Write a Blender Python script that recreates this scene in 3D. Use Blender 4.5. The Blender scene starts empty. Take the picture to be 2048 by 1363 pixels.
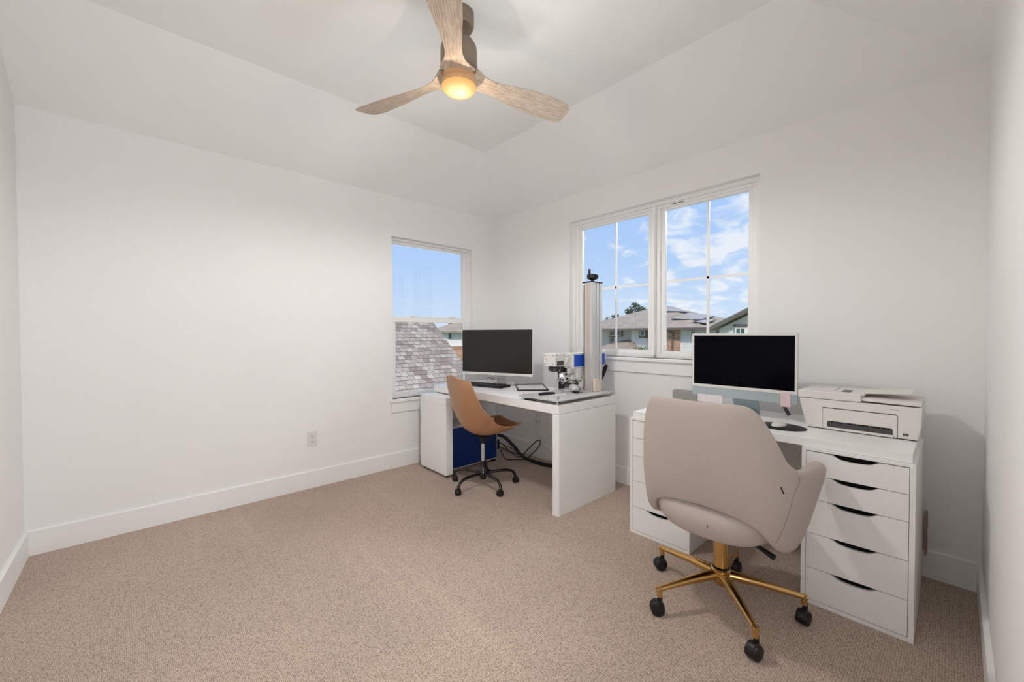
import bpy, bmesh, math, random
from mathutils import Vector, Matrix
random.seed(7)
S = bpy.context.scene
COL = S.collection
PI = math.pi

# ------------------------------------------------------------------ camera
CAMPOS = Vector((3.4231, -2.8754, 1.21))
def setup_camera():
    pitch, yaw, roll = math.radians(1.0059), math.radians(47.4352), math.radians(-0.1272)
    fw = Vector((-math.sin(yaw)*math.cos(pitch), math.cos(yaw)*math.cos(pitch), -math.sin(pitch)))
    r = Vector((math.cos(yaw), math.sin(yaw), 0)); u = r.cross(fw)
    r2 = r*math.cos(roll)+u*math.sin(roll); u2 = u*math.cos(roll)-r*math.sin(roll)
    M = Matrix((( r2.x, u2.x, -fw.x, CAMPOS.x), (r2.y, u2.y, -fw.y, CAMPOS.y), (r2.z, u2.z, -fw.z, CAMPOS.z), (0, 0, 0, 1)))
    cd = bpy.data.cameras.new('camera'); cd.sensor_width = 36; cd.lens = 812.26/2048*36
    cd.clip_start = .02; cd.clip_end = 500
    co = bpy.data.objects.new('camera', cd); COL.objects.link(co); co.matrix_world = M
    S.camera = co
setup_camera()

S.view_settings.view_transform = 'Standard'; S.view_settings.look = 'None'
S.view_settings.exposure = 0.22; S.view_settings.gamma = 1; S.view_settings.use_curve_mapping = False
S.cycles.max_bounces = 14; S.cycles.diffuse_bounces = 8; S.cycles.transparent_max_bounces = 16
S.cycles.sample_clamp_indirect = 8

def lin(c):
    return tuple((v/255/12.92 if v/255 <= .04045 else ((v/255+.055)/1.055)**2.4) for v in c)

# ------------------------------------------------------------------ sky
ZENITH = 1.6
def setup_world():
    w = bpy.data.worlds.new('sky'); S.world = w; w.use_nodes = True
    N = w.node_tree.nodes; L = w.node_tree.links; N.clear()
    out = N.new('ShaderNodeOutputWorld'); bg = N.new('ShaderNodeBackground'); L.new(bg.outputs[0], out.inputs[0])
    tc = N.new('ShaderNodeTexCoord'); sp = N.new('ShaderNodeSeparateXYZ'); L.new(tc.outputs['Generated'], sp.inputs[0])
    ramp = N.new('ShaderNodeValToRGB'); L.new(sp.outputs['Z'], ramp.inputs[0])
    e = ramp.color_ramp.elements
    e[0].position = 0.0; e[0].color = (*lin((214, 230, 248)), 1)
    e[1].position = 1.0; e[1].color = (*lin((205, 222, 250)), 1)
    for p, c in ((.06, (204, 226, 253)), (.16, (184, 214, 255)), (.34, (160, 200, 255)), (.45, (170, 204, 252))):
        x = ramp.color_ramp.elements.new(p); x.color = (*lin(c), 1)
    # cloud layer : direction projected on a high flat sheet
    mx = N.new('ShaderNodeMath'); mx.operation = 'MAXIMUM'; mx.inputs[1].default_value = .02; L.new(sp.outputs['Z'], mx.inputs[0])
    ad = N.new('ShaderNodeMath'); ad.operation = 'ADD'; ad.inputs[1].default_value = .26; L.new(mx.outputs[0], ad.inputs[0])
    dx = N.new('ShaderNodeMath'); dx.operation = 'DIVIDE'; L.new(sp.outputs['X'], dx.inputs[0]); L.new(ad.outputs[0], dx.inputs[1])
    dy = N.new('ShaderNodeMath'); dy.operation = 'DIVIDE'; L.new(sp.outputs['Y'], dy.inputs[0]); L.new(ad.outputs[0], dy.inputs[1])
    cb = N.new('ShaderNodeCombineXYZ'); L.new(dx.outputs[0], cb.inputs[0]); L.new(dy.outputs[0], cb.inputs[1]); cb.inputs[2].default_value = 3.7
    n1 = N.new('ShaderNodeTexNoise'); n1.inputs['Scale'].default_value = 5.5; n1.inputs['Detail'].default_value = 7; n1.inputs['Roughness'].default_value = .56
    n1.inputs['Distortion'].default_value = .35
    L.new(cb.outputs[0], n1.inputs['Vector'])
    n2 = N.new('ShaderNodeTexNoise'); n2.inputs['Scale'].default_value = .8; n2.inputs['Detail'].default_value = 2; L.new(cb.outputs[0], n2.inputs['Vector'])
    # clouds gather on the +Y side of the sky
    gy = N.new('ShaderNodeMapRange'); gy.inputs[1].default_value = .58; gy.inputs[2].default_value = .93; gy.inputs[3].default_value = -.26; gy.inputs[4].default_value = .06
    L.new(sp.outputs['Y'], gy.inputs[0])
    m2 = N.new('ShaderNodeMath'); m2.operation = 'MULTIPLY_ADD'; m2.inputs[1].default_value = .35; L.new(n2.outputs[0], m2.inputs[0]); L.new(n1.outputs[0], m2.inputs[2])
    m3 = N.new('ShaderNodeMath'); m3.operation = 'ADD'; L.new(m2.outputs[0], m3.inputs[0]); L.new(gy.outputs[0], m3.inputs[1])
    cr = N.new('ShaderNodeMapRange'); cr.inputs[1].default_value = .67; cr.inputs[2].default_value = .86; cr.interpolation_type = 'SMOOTHSTEP'
    L.new(m3.outputs[0], cr.inputs[0])
    mul = N.new('ShaderNodeMath'); mul.operation = 'MULTIPLY'; mul.inputs[1].default_value = .85; L.new(cr.outputs[0], mul.inputs[0])
    mix = N.new('ShaderNodeMixRGB'); L.new(mul.outputs[0], mix.inputs[0]); L.new(ramp.outputs[0], mix.inputs[1]); mix.inputs[2].default_value = (*lin((246, 249, 255)), 1)
    L.new(mix.outputs[0], bg.inputs[0]); # the upper sky, out of view, is brightened to add light through the windows
    st = N.new('ShaderNodeMapRange'); st.inputs[1].default_value = .38; st.inputs[2].default_value = .75; st.inputs[3].default_value = .86; st.inputs[4].default_value = ZENITH; st.interpolation_type = 'SMOOTHSTEP'
    L.new(sp.outputs['Z'], st.inputs[0]); L.new(st.outputs[0], bg.inputs[1])
setup_world()

# ------------------------------------------------------------------ lights
def add_light(name, kind, loc, energy, color=(1, 1, 1), rot=None, **kw):
    ld = bpy.data.lights.new(name, kind); ld.energy = energy; ld.color = color
    for k, v in kw.items(): setattr(ld, k, v)
    o = bpy.data.objects.new(name, ld); COL.objects.link(o); o.location = loc
    if rot: o.rotation_euler = rot
    return o
# daylight sun behind the house, lights the neighbours only
add_light('sun', 'SUN', (0, 0, 20), 3.4, (1, .93, .84), rot=(math.radians(48), 0, math.radians(52)), angle=math.radians(4))
# added area lamps outside, above the view, boost the daylight through both windows
FILL_HIGH_B, FILL_HIGH_A = 150, 60
add_light('fill_above_twin_windows', 'AREA', (1.83, 1.15, 3.0), FILL_HIGH_B, (.94, .97, 1), rot=(math.radians(-50), 0, 0), shape='RECTANGLE', size=2.4, size_y=1.3)
add_light('fill_above_single_window', 'AREA', (-1.15, -.75, 2.9), FILL_HIGH_A, (.94, .97, 1), rot=(0, math.radians(50), 0), shape='RECTANGLE', size=1.3, size_y=1.3)
# added upward lamps below both windows, out of view, brighten the ceiling
FILL_LOW = 200
add_light('fill_below_twin_windows', 'AREA', (1.83, 1.1, -.1), FILL_LOW, (.95, .98, 1), rot=(math.radians(-142), 0, 0), shape='RECTANGLE', size=2.4, size_y=1.2)
add_light('fill_below_single_window', 'AREA', (-1.15, -.75, -.35), FILL_LOW*.5, (.95, .98, 1), rot=(0, math.radians(142), 0), shape='RECTANGLE', size=1.3, size_y=1.2)
# added fill lamp aimed upward through the invented doorway beside the camera
DOOR_FILL_E = 28
add_light('doorway_fill', 'AREA', (4.10, -2.62, 1.1), DOOR_FILL_E, (.91, .965, 1), rot=(math.radians(122), 0, math.radians(88)), shape='RECTANGLE', size=1.5, size_y=1.5)

# ------------------------------------------------------------------ materials
MATS = {}
def mat(name, col, rough=.5, metal=0., var=.04, vscale=6., bump=0., bscale=40., coat=0., spec=.5, emit=None, estr=0., stretch=None, col2=None, sheen=0., alpha=None):
    if name in MATS: return MATS[name]
    m = bpy.data.materials.new(name); m.use_nodes = True; MATS[name] = m
    N = m.node_tree.nodes; L = m.node_tree.links
    b = N['Principled BSDF']
    b.inputs['Roughness'].default_value = rough; b.inputs['Metallic'].default_value = metal
    b.inputs['Specular IOR Level'].default_value = spec
    b.inputs['Coat Weight'].default_value = coat
    b.inputs['Sheen Weight'].default_value = sheen
    c = lin(col); c2 = lin(col2) if col2 else tuple(max(0, v*(1-var)) for v in c)
    tc = N.new('ShaderNodeTexCoord'); mp = N.new('ShaderNodeMapping'); L.new(tc.outputs['Object'], mp.inputs[0])
    if stretch: mp.inputs['Scale'].default_value = stretch
    n = N.new('ShaderNodeTexNoise'); n.inputs['Scale'].default_value = vscale; n.inputs['Detail'].default_value = 5
    L.new(mp.outputs[0], n.inputs['Vector'])
    r = N.new('ShaderNodeValToRGB'); r.color_ramp.elements[0].position = .35; r.color_ramp.elements[1].position = .65
    r.color_ramp.elements[0].color = (*c2, 1); r.color_ramp.elements[1].color = (*c, 1)
    L.new(n.outputs[0], r.inputs[0]); L.new(r.outputs[0], b.inputs['Base Color'])
    if bump:
        bn = N.new('ShaderNodeTexNoise'); bn.inputs['Scale'].default_value = bscale; bn.inputs['Detail'].default_value = 3
        L.new(mp.outputs[0], bn.inputs['Vector'])
        bp = N.new('ShaderNodeBump'); bp.inputs['Strength'].default_value = bump; bp.inputs['Distance'].default_value = .004
        L.new(bn.outputs[0], bp.inputs['Height']); L.new(bp.outputs[0], b.inputs['Normal'])
    if emit:
        b.inputs['Emission Color'].default_value = (*lin(emit), 1); b.inputs['Emission Strength'].default_value = estr
    return m

WALL = mat('painted_wall', (237, 236, 235), .9, var=.01, vscale=3, bump=.35, bscale=110, spec=.2)
CEIL = mat('painted_ceiling', (240, 240, 239), .95, var=.01, vscale=3, bump=.35, bscale=90, spec=.15)
TRIM = mat('white_trim', (238, 237, 236), .45, var=.01, spec=.4)
VINYL = mat('white_vinyl', (240, 239, 238), .35, var=.01)
WHITEL = mat('white_laminate', (240, 239, 238), .32, var=.01, spec=.5)
DARKGAP = mat('dark_interior', (12, 11, 10), .8)
BLACKP = mat('black_plastic', (14, 13, 13), .42, var=.2)
BLACKM = mat('black_gloss_metal', (10, 10, 11), .18, var=.2, coat=.4)
BLACKR = mat('black_rubber', (11, 11, 11), .6, var=.2)
CHROME = mat('chrome', (225, 225, 225), .12, 1., var=.05)
ALU = mat('brushed_aluminium', (214, 213, 211), .40, .5, var=.08, vscale=20, stretch=(1, 1, .05))
ALUP = mat('grey_aluminium_plate', (178, 178, 176), .35, .6, var=.1, vscale=30)
GOLD = mat('gold_metal', (214, 174, 112), .17, 1., var=.06)
CREAM = mat("cream_fabric", (190, 176, 167), .95, var=.07, vscale=260, bump=.5, bscale=900, spec=.15, sheen=.25)
TAN = mat('tan_plastic', (178, 131, 96), .38, var=.03, spec=.5)
TANC = mat('brown_leatherette', (150, 100, 62), .5, var=.06, bump=.1, bscale=300)
BLUE = mat('blue_panel', (8, 80, 200), .4, var=.05)
NAVY = mat('deep_blue_steel', (0, 42, 110), .42, var=.05)
STEELW = mat('light_grey_steel', (205, 207, 210), .4, .1, var=.03)
LGREY = mat('light_grey_plastic', (222, 220, 216), .4, var=.02)
SILV = mat('silver_blue_aluminium', (176, 188, 192), .4, .35, var=.02)
SCREEN = mat('black_screen', (3, 3, 9), .15, var=.1, spec=.06)
SCREENM = mat('matte_black_screen', (36, 34, 31), .34, var=.06, vscale=30, spec=.4)
PRN = mat('white_printer_plastic', (226, 222, 218), .5, var=.01)
DGREY = mat('dark_grey_plastic', (70, 68, 66), .5, var=.1)
MGREY = mat('mid_grey', (150, 148, 144), .5, var=.06)
KEYM = mat('black_keycap', (30, 32, 38), .45, var=.1)
SLATE = mat('blue_black_plastic', (22, 28, 44), .45, var=.1)
PINK = mat('pink_paper', (224, 200, 203), .8, var=.06, vscale=40)
PALE = mat('pale_paper', (226, 218, 220), .8, var=.04, vscale=40)
BRONZE = mat('brushed_bronze', (142, 126, 110), .4, .55, var=.08, vscale=12)
WOOD = mat('washed_oak', (208, 192, 175), .6, col2=(168, 148, 129), vscale=14, stretch=(1.2, 16, 6), bump=.15, bscale=30)
BEIGEM = mat('beige_enamel', (218, 203, 190), .45, var=.02)
SLOT = mat('outlet_slot', (60, 56, 52), .6)
GAP = mat('shadow_gap', (40, 38, 36), .8)

def glass_mat():
    m = bpy.data.materials.new('window_glass'); m.use_nodes = True
    N = m.node_tree.nodes; L = m.node_tree.links; N.clear()
    o = N.new('ShaderNodeOutputMaterial'); mx = N.new('ShaderNodeMixShader'); t = N.new('ShaderNodeBsdfTransparent'); g = N.new('ShaderNodeBsdfGlossy')
    g.inputs['Roughness'].default_value = 0.0
    t.inputs[0].default_value = (.985, .992, .99, 1)
    f = N.new('ShaderNodeFresnel'); f.inputs[0].default_value = 1.35
    L.new(f.outputs[0], mx.inputs[0]); L.new(t.outputs[0], mx.inputs[1]); L.new(g.outputs[0], mx.inputs[2]); L.new(mx.outputs[0], o.inputs[0])
    return m
GLASS = glass_mat()

def carpet_mat():
    m = bpy.data.materials.new('loop_carpet'); m.use_nodes = True
    N = m.node_tree.nodes; L = m.node_tree.links; b = N['Principled BSDF']
    b.inputs['Roughness'].default_value = .95; b.inputs['Specular IOR Level'].default_value = .1; b.inputs['Sheen Weight'].default_value = .2
    tc = N.new('ShaderNodeTexCoord')
    mp = N.new('ShaderNodeMapping'); mp.inputs['Scale'].default_value = (.8, 1.15, 1); L.new(tc.outputs['Object'], mp.inputs[0])
    v = N.new('ShaderNodeTexVoronoi'); v.inputs['Scale'].default_value = 165; v.inputs['Randomness'].default_value = .45; L.new(mp.outputs[0], v.inputs['Vector'])
    n = N.new('ShaderNodeTexNoise'); n.inputs['Scale'].default_value = 1.5; n.inputs['Detail'].default_value = 3; L.new(tc.outputs['Object'], n.inputs['Vector'])
    n2 = N.new('ShaderNodeTexNoise'); n2.inputs['Scale'].default_value = 70; n2.inputs['Detail'].default_value = 3; L.new(tc.outputs['Object'], n2.inputs['Vector'])
    r1 = N.new('ShaderNodeValToRGB'); L.new(v.outputs['Distance'], r1.inputs[0])
    r1.color_ramp.elements[0].color = (*lin((208, 188, 172)), 1); r1.color_ramp.elements[0].position = .25
    r1.color_ramp.elements[1].color = (*lin((130, 108, 93)), 1); r1.color_ramp.elements[1].position = .8
    r2 = N.new('ShaderNodeMapRange'); r2.inputs[1].default_value = .3; r2.inputs[2].default_value = .7; r2.inputs[3].default_value = .93; r2.inputs[4].default_value = 1.05; L.new(n.outputs[0], r2.inputs[0])
    r3 = N.new('ShaderNodeMapRange'); r3.inputs[1].default_value = .3; r3.inputs[2].default_value = .7; r3.inputs[3].default_value = .93; r3.inputs[4].default_value = 1.05; L.new(n2.outputs[0], r3.inputs[0])
    mm = N.new('ShaderNodeMath'); mm.operation = 'MULTIPLY'; L.new(r2.outputs[0], mm.inputs[0]); L.new(r3.outputs[0], mm.inputs[1])
    # brushed pile streaks
    mp2 = N.new('ShaderNodeMapping'); mp2.inputs['Rotation'].default_value = (0, 0, .9); mp2.inputs['Scale'].default_value = (.35, 4.5, 1); L.new(tc.outputs['Object'], mp2.inputs[0])
    n3 = N.new('ShaderNodeTexNoise'); n3.inputs['Scale'].default_value = 1.6; n3.inputs['Detail'].default_value = 1; L.new(mp2.outputs[0], n3.inputs['Vector'])
    r4 = N.new('ShaderNodeMapRange'); r4.inputs[1].default_value = .62; r4.inputs[2].default_value = .74; r4.inputs[3].default_value = 1.; r4.inputs[4].default_value = 1.07; L.new(n3.outputs[0], r4.inputs[0])
    m4 = N.new('ShaderNodeMath'); m4.operation = 'MULTIPLY'; L.new(mm.outputs[0], m4.inputs[0]); L.new(r4.outputs[0], m4.inputs[1])
    sc = N.new('ShaderNodeVectorMath'); sc.operation = 'SCALE'; L.new(r1.outputs[0], sc.inputs[0]); L.new(m4.outputs[0], sc.inputs['Scale'])
    L.new(sc.outputs[0], b.inputs['Base Color'])
    bp = N.new('ShaderNodeBump'); bp.inputs['Strength'].default_value = .7; bp.inputs['Distance'].default_value = .004; bp.invert = True
    L.new(v.outputs['Distance'], bp.inputs['Height']); L.new(bp.outputs[0], b.inputs['Normal'])
    return m
CARPET = carpet_mat()

def plate_mat():
    # grey plate with a square grid of small dark threaded holes
    m = bpy.data.materials.new('drilled_plate'); m.use_nodes = True
    N = m.node_tree.nodes; L = m.node_tree.links; b = N['Principled BSDF']; b.inputs['Roughness'].default_value = .4; b.inputs['Metallic'].default_value = .25
    tc = N.new('ShaderNodeTexCoord'); mp = N.new('ShaderNodeMapping'); mp.inputs['Scale'].default_value = (1, 1, 0); L.new(tc.outputs['Object'], mp.inputs[0])
    v = N.new('ShaderNodeTexVoronoi'); v.inputs['Scale'].default_value = 28; v.inputs['Randomness'].default_value = 0; L.new(mp.outputs[0], v.inputs['Vector'])
    r = N.new('ShaderNodeValToRGB'); r.color_ramp.interpolation = 'CONSTANT'; r.color_ramp.elements[0].color = (*lin((70, 70, 70)), 1); r.color_ramp.elements[1].color = (*lin((200, 200, 198)), 1); r.color_ramp.elements[1].position = .11
    L.new(v.outputs['Distance'], r.inputs[0]); L.new(r.outputs[0], b.inputs['Base Color'])
    return m
def brick_mat(name, c1, c2, mortar, sx, sy, msize=.02, rough=.9, bump=.3, axis='XZ', offset=.5):
    m = bpy.data.materials.new(name); m.use_nodes = True
    N = m.node_tree.nodes; L = m.node_tree.links; b = N['Principled BSDF']; b.inputs['Roughness'].default_value = rough; b.inputs['Specular IOR Level'].default_value = .2
    tc = N.new('ShaderNodeTexCoord'); s = N.new('ShaderNodeSeparateXYZ'); L.new(tc.outputs['Object'], s.inputs[0])
    c = N.new('ShaderNodeCombineXYZ'); L.new(s.outputs[axis[0]], c.inputs[0]); L.new(s.outputs[axis[1]], c.inputs[1])
    t = N.new('ShaderNodeTexBrick'); t.inputs['Scale'].default_value = 1; t.inputs['Brick Width'].default_value = sx; t.inputs['Row Height'].default_value = sy
    t.inputs['Mortar Size'].default_value = msize; t.inputs['Color1'].default_value = (*lin(c1), 1); t.inputs['Color2'].default_value = (*lin(c2), 1); t.inputs['Mortar'].default_value = (*lin(mortar), 1)
    t.offset = offset; t.inputs['Bias'].default_value = 0
    L.new(c.outputs[0], t.inputs['Vector'])
    n = N.new('ShaderNodeTexNoise'); n.inputs['Scale'].default_value = 3; n.inputs['Detail'].default_value = 8; L.new(tc.outputs['Object'], n.inputs['Vector'])
    r = N.new('ShaderNodeMapRange'); r.inputs[3].default_value = .8; r.inputs[4].default_value = 1.2; L.new(n.outputs[0], r.inputs[0])
    sc = N.new('ShaderNodeVectorMath'); sc.operation = 'SCALE'; L.new(t.outputs['Color'], sc.inputs[0]); L.new(r.outputs[0], sc.inputs['Scale']); L.new(sc.outputs[0], b.inputs['Base Color'])
    bp = N.new('ShaderNodeBump'); bp.inputs['Strength'].default_value = bump; bp.inputs['Distance'].default_value = .01; bp.invert = True
    L.new(t.outputs['Fac'], bp.inputs['Height']); L.new(bp.outputs[0], b.inputs['Normal'])
    return m

# ------------------------------------------------------------------ mesh helpers
def catmull(pts, n):
    pts = [Vector(p) for p in pts]; P = [2*pts[0]-pts[1]]+pts+[2*pts[-1]-pts[-2]]; out = []
    for i in range(1, len(P)-2):
        for k in range(n):
            t = k/n; a, b, c, d = P[i-1], P[i], P[i+1], P[i+2]
            out.append(.5*((2*b)+(c-a)*t+(2*a-5*b+4*c-d)*t*t+(3*b-a-3*c+d)*t**3))
    out.append(pts[-1]); return out
def interp(tab, t):
    # tab: list of (t, value) smooth interpolation
    for i in range(len(tab)-1):
        if t <= tab[i+1][0] or i == len(tab)-2:
            t0, a = tab[i]; t1, b = tab[i+1]; u = min(1, max(0, (t-t0)/(t1-t0)))
            pa = tab[i-1] if i > 0 else (2*t0-t1, 2*a-b if not isinstance(a, tuple) else a)
            pd = tab[i+2] if i+2 < len(tab) else (2*t1-t0, b)
            ma = (b-pa[1])/(t1-pa[0])*(t1-t0) if i > 0 else (b-a)
            mb = (pd[1]-a)/(pd[0]-t0)*(t1-t0) if i+2 < len(tab) else (b-a)
            h = 2*u**3-3*u*u+1; h1 = u**3-2*u*u+u; h2 = -2*u**3+3*u*u; h3 = u**3-u*u
            return h*a+h1*ma+h2*b+h3*mb

class MB:
    def __init__(s): s.bm = bmesh.new()
    def box(s, x0, x1, y0, y1, z0, z1, M=None):
        v = [s.bm.verts.new(((x0, x1)[i & 1], (y0, y1)[(i >> 1) & 1], (z0, z1)[(i >> 2) & 1])) for i in range(8)]
        if M:
            for q in v: q.co = M @ q.co
        for f in ((0, 2, 3, 1), (4, 5, 7, 6), (0, 1, 5, 4), (2, 6, 7, 3), (0, 4, 6, 2), (1, 3, 7, 5)): s.bm.faces.new([v[i] for i in f])
        return s
    def cyl(s, p0, p1, r0, r1=None, n=24, caps=True):
        r1 = r0 if r1 is None else r1
        p0, p1 = Vector(p0), Vector(p1); d = (p1-p0).normalized()
        a = d.orthogonal().normalized(); b = d.cross(a)
        R = []
        for p, r in ((p0, r0), (p1, r1)):
            R.append([s.bm.verts.new(p+(a*math.cos(2*PI*k/n)+b*math.sin(2*PI*k/n))*r) for k in range(n)])
        for k in range(n): s.bm.faces.new([R[0][k], R[0][(k+1) % n], R[1][(k+1) % n], R[1][k]])
        if caps: s.bm.faces.new(R[0][::-1]); s.bm.faces.new(R[1])
        return s
    def lathe(s, prof, n=32, c=(0, 0, 0), M=None):
        rings = []
        for r, z in prof:
            if r < 1e-6: rings.append([s.bm.verts.new((c[0], c[1], c[2]+z))])
            else: rings.append([s.bm.verts.new((c[0]+r*math.cos(2*PI*k/n), c[1]+r*math.sin(2*PI*k/n), c[2]+z)) for k in range(n)])
        if M:
            for R in rings:
                for q in R: q.co = M @ q.co
        for A, B in zip(rings, rings[1:]):
            if len(A) == 1 and len(B) == 1: continue
            for k in range(n):
                k2 = (k+1) % n
                if len(A) == 1: s.bm.faces.new([A[0], B[k2], B[k]])
                elif len(B) == 1: s.bm.faces.new([A[k], A[k2], B[0]])
                else: s.bm.faces.new([A[k], A[k2], B[k2], B[k]])
        return s
    def tube(s, pts, r, n=10, smooth=6, closed=False):
        if smooth: pts = catmull(pts, smooth)
        pts = [Vector(p) for p in pts]; N = len(pts)
        rr = r if callable(r) else (lambda t: r)
        a = None; R = []
        for i, p in enumerate(pts):
            d = (pts[min(i+1, N-1)]-pts[max(i-1, 0)])
            if d.length < 1e-9: d = Vector((0, 0, 1))
            d.normalize()
            if a is None: a = d.orthogonal().normalized()
            a = (a-d*a.dot(d)).normalized(); b = d.cross(a); q = rr(i/(N-1))
            R.append([s.bm.verts.new(p+(a*math.cos(2*PI*k/n)+b*math.sin(2*PI*k/n))*q) for k in range(n)])
        for A, B in zip(R, R[1:]):
            for k in range(n): s.bm.faces.new([A[k], A[(k+1) % n], B[(k+1) % n], B[k]])
        s.bm.faces.new(R[0][::-1]); s.bm.faces.new(R[-1]); return s
    def prism(s, poly, ax, a, b):
        # poly 2D in the two remaining axes, extruded along ax from a to b
        def P(u, v, w):
            return {'x': (w, u, v), 'y': (u, w, v), 'z': (u, v, w)}[ax]
        A = [s.bm.verts.new(P(u, v, a)) for u, v in poly]; B = [s.bm.verts.new(P(u, v, b)) for u, v in poly]; n = len(poly)
        for k in range(n): s.bm.faces.new([A[k], A[(k+1) % n], B[(k+1) % n], B[k]])
        s.bm.faces.new(A[::-1]); s.bm.faces.new(B); return s
    def grid(s, G, closed_u=False):
        V = [[s.bm.verts.new(p) for p in row] for row in G]
        for i in range(len(V)-1):
            for j in range(len(V[0])-1): s.bm.faces.new([V[i][j], V[i][j+1], V[i+1][j+1], V[i+1][j]])
        return V
    def build(s, name, m, parent=None, bevel=0., sub=0, solid=0., sharp=38, seg=2, M=None):
        bm = s.bm
        if M: bmesh.ops.transform(bm, matrix=M, verts=bm.verts)
        bmesh.ops.recalc_face_normals(bm, faces=bm.faces)
        ca = math.cos(math.radians(sharp))
        for f in bm.faces: f.smooth = True
        for e in bm.edges:
            if len(e.link_faces) == 2 and e.link_faces[0].normal.dot(e.link_faces[1].normal) < ca: e.smooth = False
            elif len(e.link_faces) != 2: e.smooth = False
        if sub:
            for e in bm.edges: e.smooth = True
        me = bpy.data.meshes.new(name); bm.to_mesh(me); bm.free()
        me.materials.append(m)
        o = bpy.data.objects.new(name, me); COL.objects.link(o)
        if parent: o.parent = parent
        if solid:
            q = o.modifiers.new('solid', 'SOLIDIFY'); q.thickness = solid; q.offset = 0
        if bevel:
            q = o.modifiers.new('bevel', 'BEVEL'); q.width = bevel; q.segments = seg; q.limit_method = 'ANGLE'; q.angle_limit = math.radians(35); q.harden_normals = True
        if sub:
            q = o.modifiers.new('sub', 'SUBSURF'); q.levels = sub; q.render_levels = sub
        return o

def tag(o, label, cat, group=None, kind=None):
    o['label'] = label; o['category'] = cat
    if group: o['group'] = group
    if kind: o['kind'] = kind
    return o
def empty(name, loc, rz=0):
    o = bpy.data.objects.new(name, None); COL.objects.link(o); o.location = loc; o.rotation_euler = (0, 0, rz); o.empty_display_size = .1
    return o
def thing(name, label, cat, loc=(0, 0, 0), rz=0, group=None):
    return tag(empty(name, loc, rz), label, cat, group)
def struct(o): o['kind'] = 'structure'; return o
def T(x, y, z, rz=0): return Matrix.Translation((x, y, z)) @ Matrix.Rotation(rz, 4, 'Z')

# ------------------------------------------------------------------ room shell
XC, YD, H, F, FI = 3.522, -3.35, 2.45, 2.7845, .643
WT = .15
struct(MB().box(-WT, XC+WT, YD-WT, WT, -.12, 0).build('floor', CARPET))
AY0, AY1, AZ0, AZ1 = -1.195, -.295, .622, 2.09      # opening in the wall with the single window
BX0, BX1, BZ0, BZ1 = 1.063, 2.587, 1.022, 2.212     # opening for the pair of windows
m = MB(); m.box(-WT, 0, YD-WT, AY0, 0, H).box(-WT, 0, AY1, WT, 0, H).box(-WT, 0, AY0, AY1, 0, AZ0).box(-WT, 0, AY0, AY1, AZ1, H)
bmesh.ops.remove_doubles(m.bm, verts=m.bm.verts, dist=1e-5); struct(m.build('wall_back_left', WALL))
m = MB(); m.box(0, BX0, 0, WT, 0, H).box(BX1, XC+WT, 0, WT, 0, H).box(BX0, BX1, 0, WT, 0, BZ0).box(BX0, BX1, 0, WT, BZ1, H)
struct(m.build('wall_back_right', WALL))
DY0, DY1, DZ = -3.30, -2.0, 2.1  # unseen doorway opening added for the fill lamp
m = MB(); m.box(XC, XC+WT, YD-WT, DY0, 0, H).box(XC, XC+WT, DY1, 0, 0, H).box(XC, XC+WT, DY0, DY1, DZ, H)
struct(m.build('wall_right', WALL))
m = MB(); m.box(0, XC, YD-WT, YD, 0, H)
m.prism([(0, H), (XC, H), (XC-FI, F), (FI, F)], 'y', YD-WT, YD)
struct(m.build('wall_left', WALL))
# invented hall outside an unseen doorway, added to let fill light in
struct(MB().box(XC+WT, 5.6, -3.6, -1.6, -.12, 0).build('floor_added_hall', CARPET))
m = MB(); m.box(XC+WT, 5.6, -3.6, -1.6, H, H+.1).box(XC+WT, 5.6, -3.7, -3.6, 0, H).box(XC+WT, 5.6, -1.6, -1.5, 0, H).box(5.6, 5.7, -3.7, -1.5, 0, H)
struct(m.build('wall_added_hall', WALL))
# ceiling: flat centre with slopes down to three walls (gable at the left wall)
m = MB(); bm = m.bm
c = [bm.verts.new(p) for p in ((0, 0, H), (XC, 0, H), (XC, YD, H), (0, YD, H), (FI, -FI, F), (XC-FI, -FI, F), (XC-FI, YD, F), (FI, YD, F))]
for f in ((0, 4, 7, 3), (0, 1, 5, 4), (1, 2, 6, 5), (4, 5, 6, 7)): bm.faces.new([c[i] for i in f])
t = [bm.verts.new(v.co+Vector((0, 0, .12))) for v in c]
for f in ((0, 4, 7, 3), (0, 1, 5, 4), (1, 2, 6, 5), (4, 5, 6, 7)): bm.faces.new([t[i] for i in f][::-1])
for a, b in ((0, 1), (1, 2), (2, 6), (6, 7), (7, 3), (3, 0)): bm.faces.new([c[a], c[b], t[b], t[a]])
struct(m.build('ceiling', CEIL, sharp=5))
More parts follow.
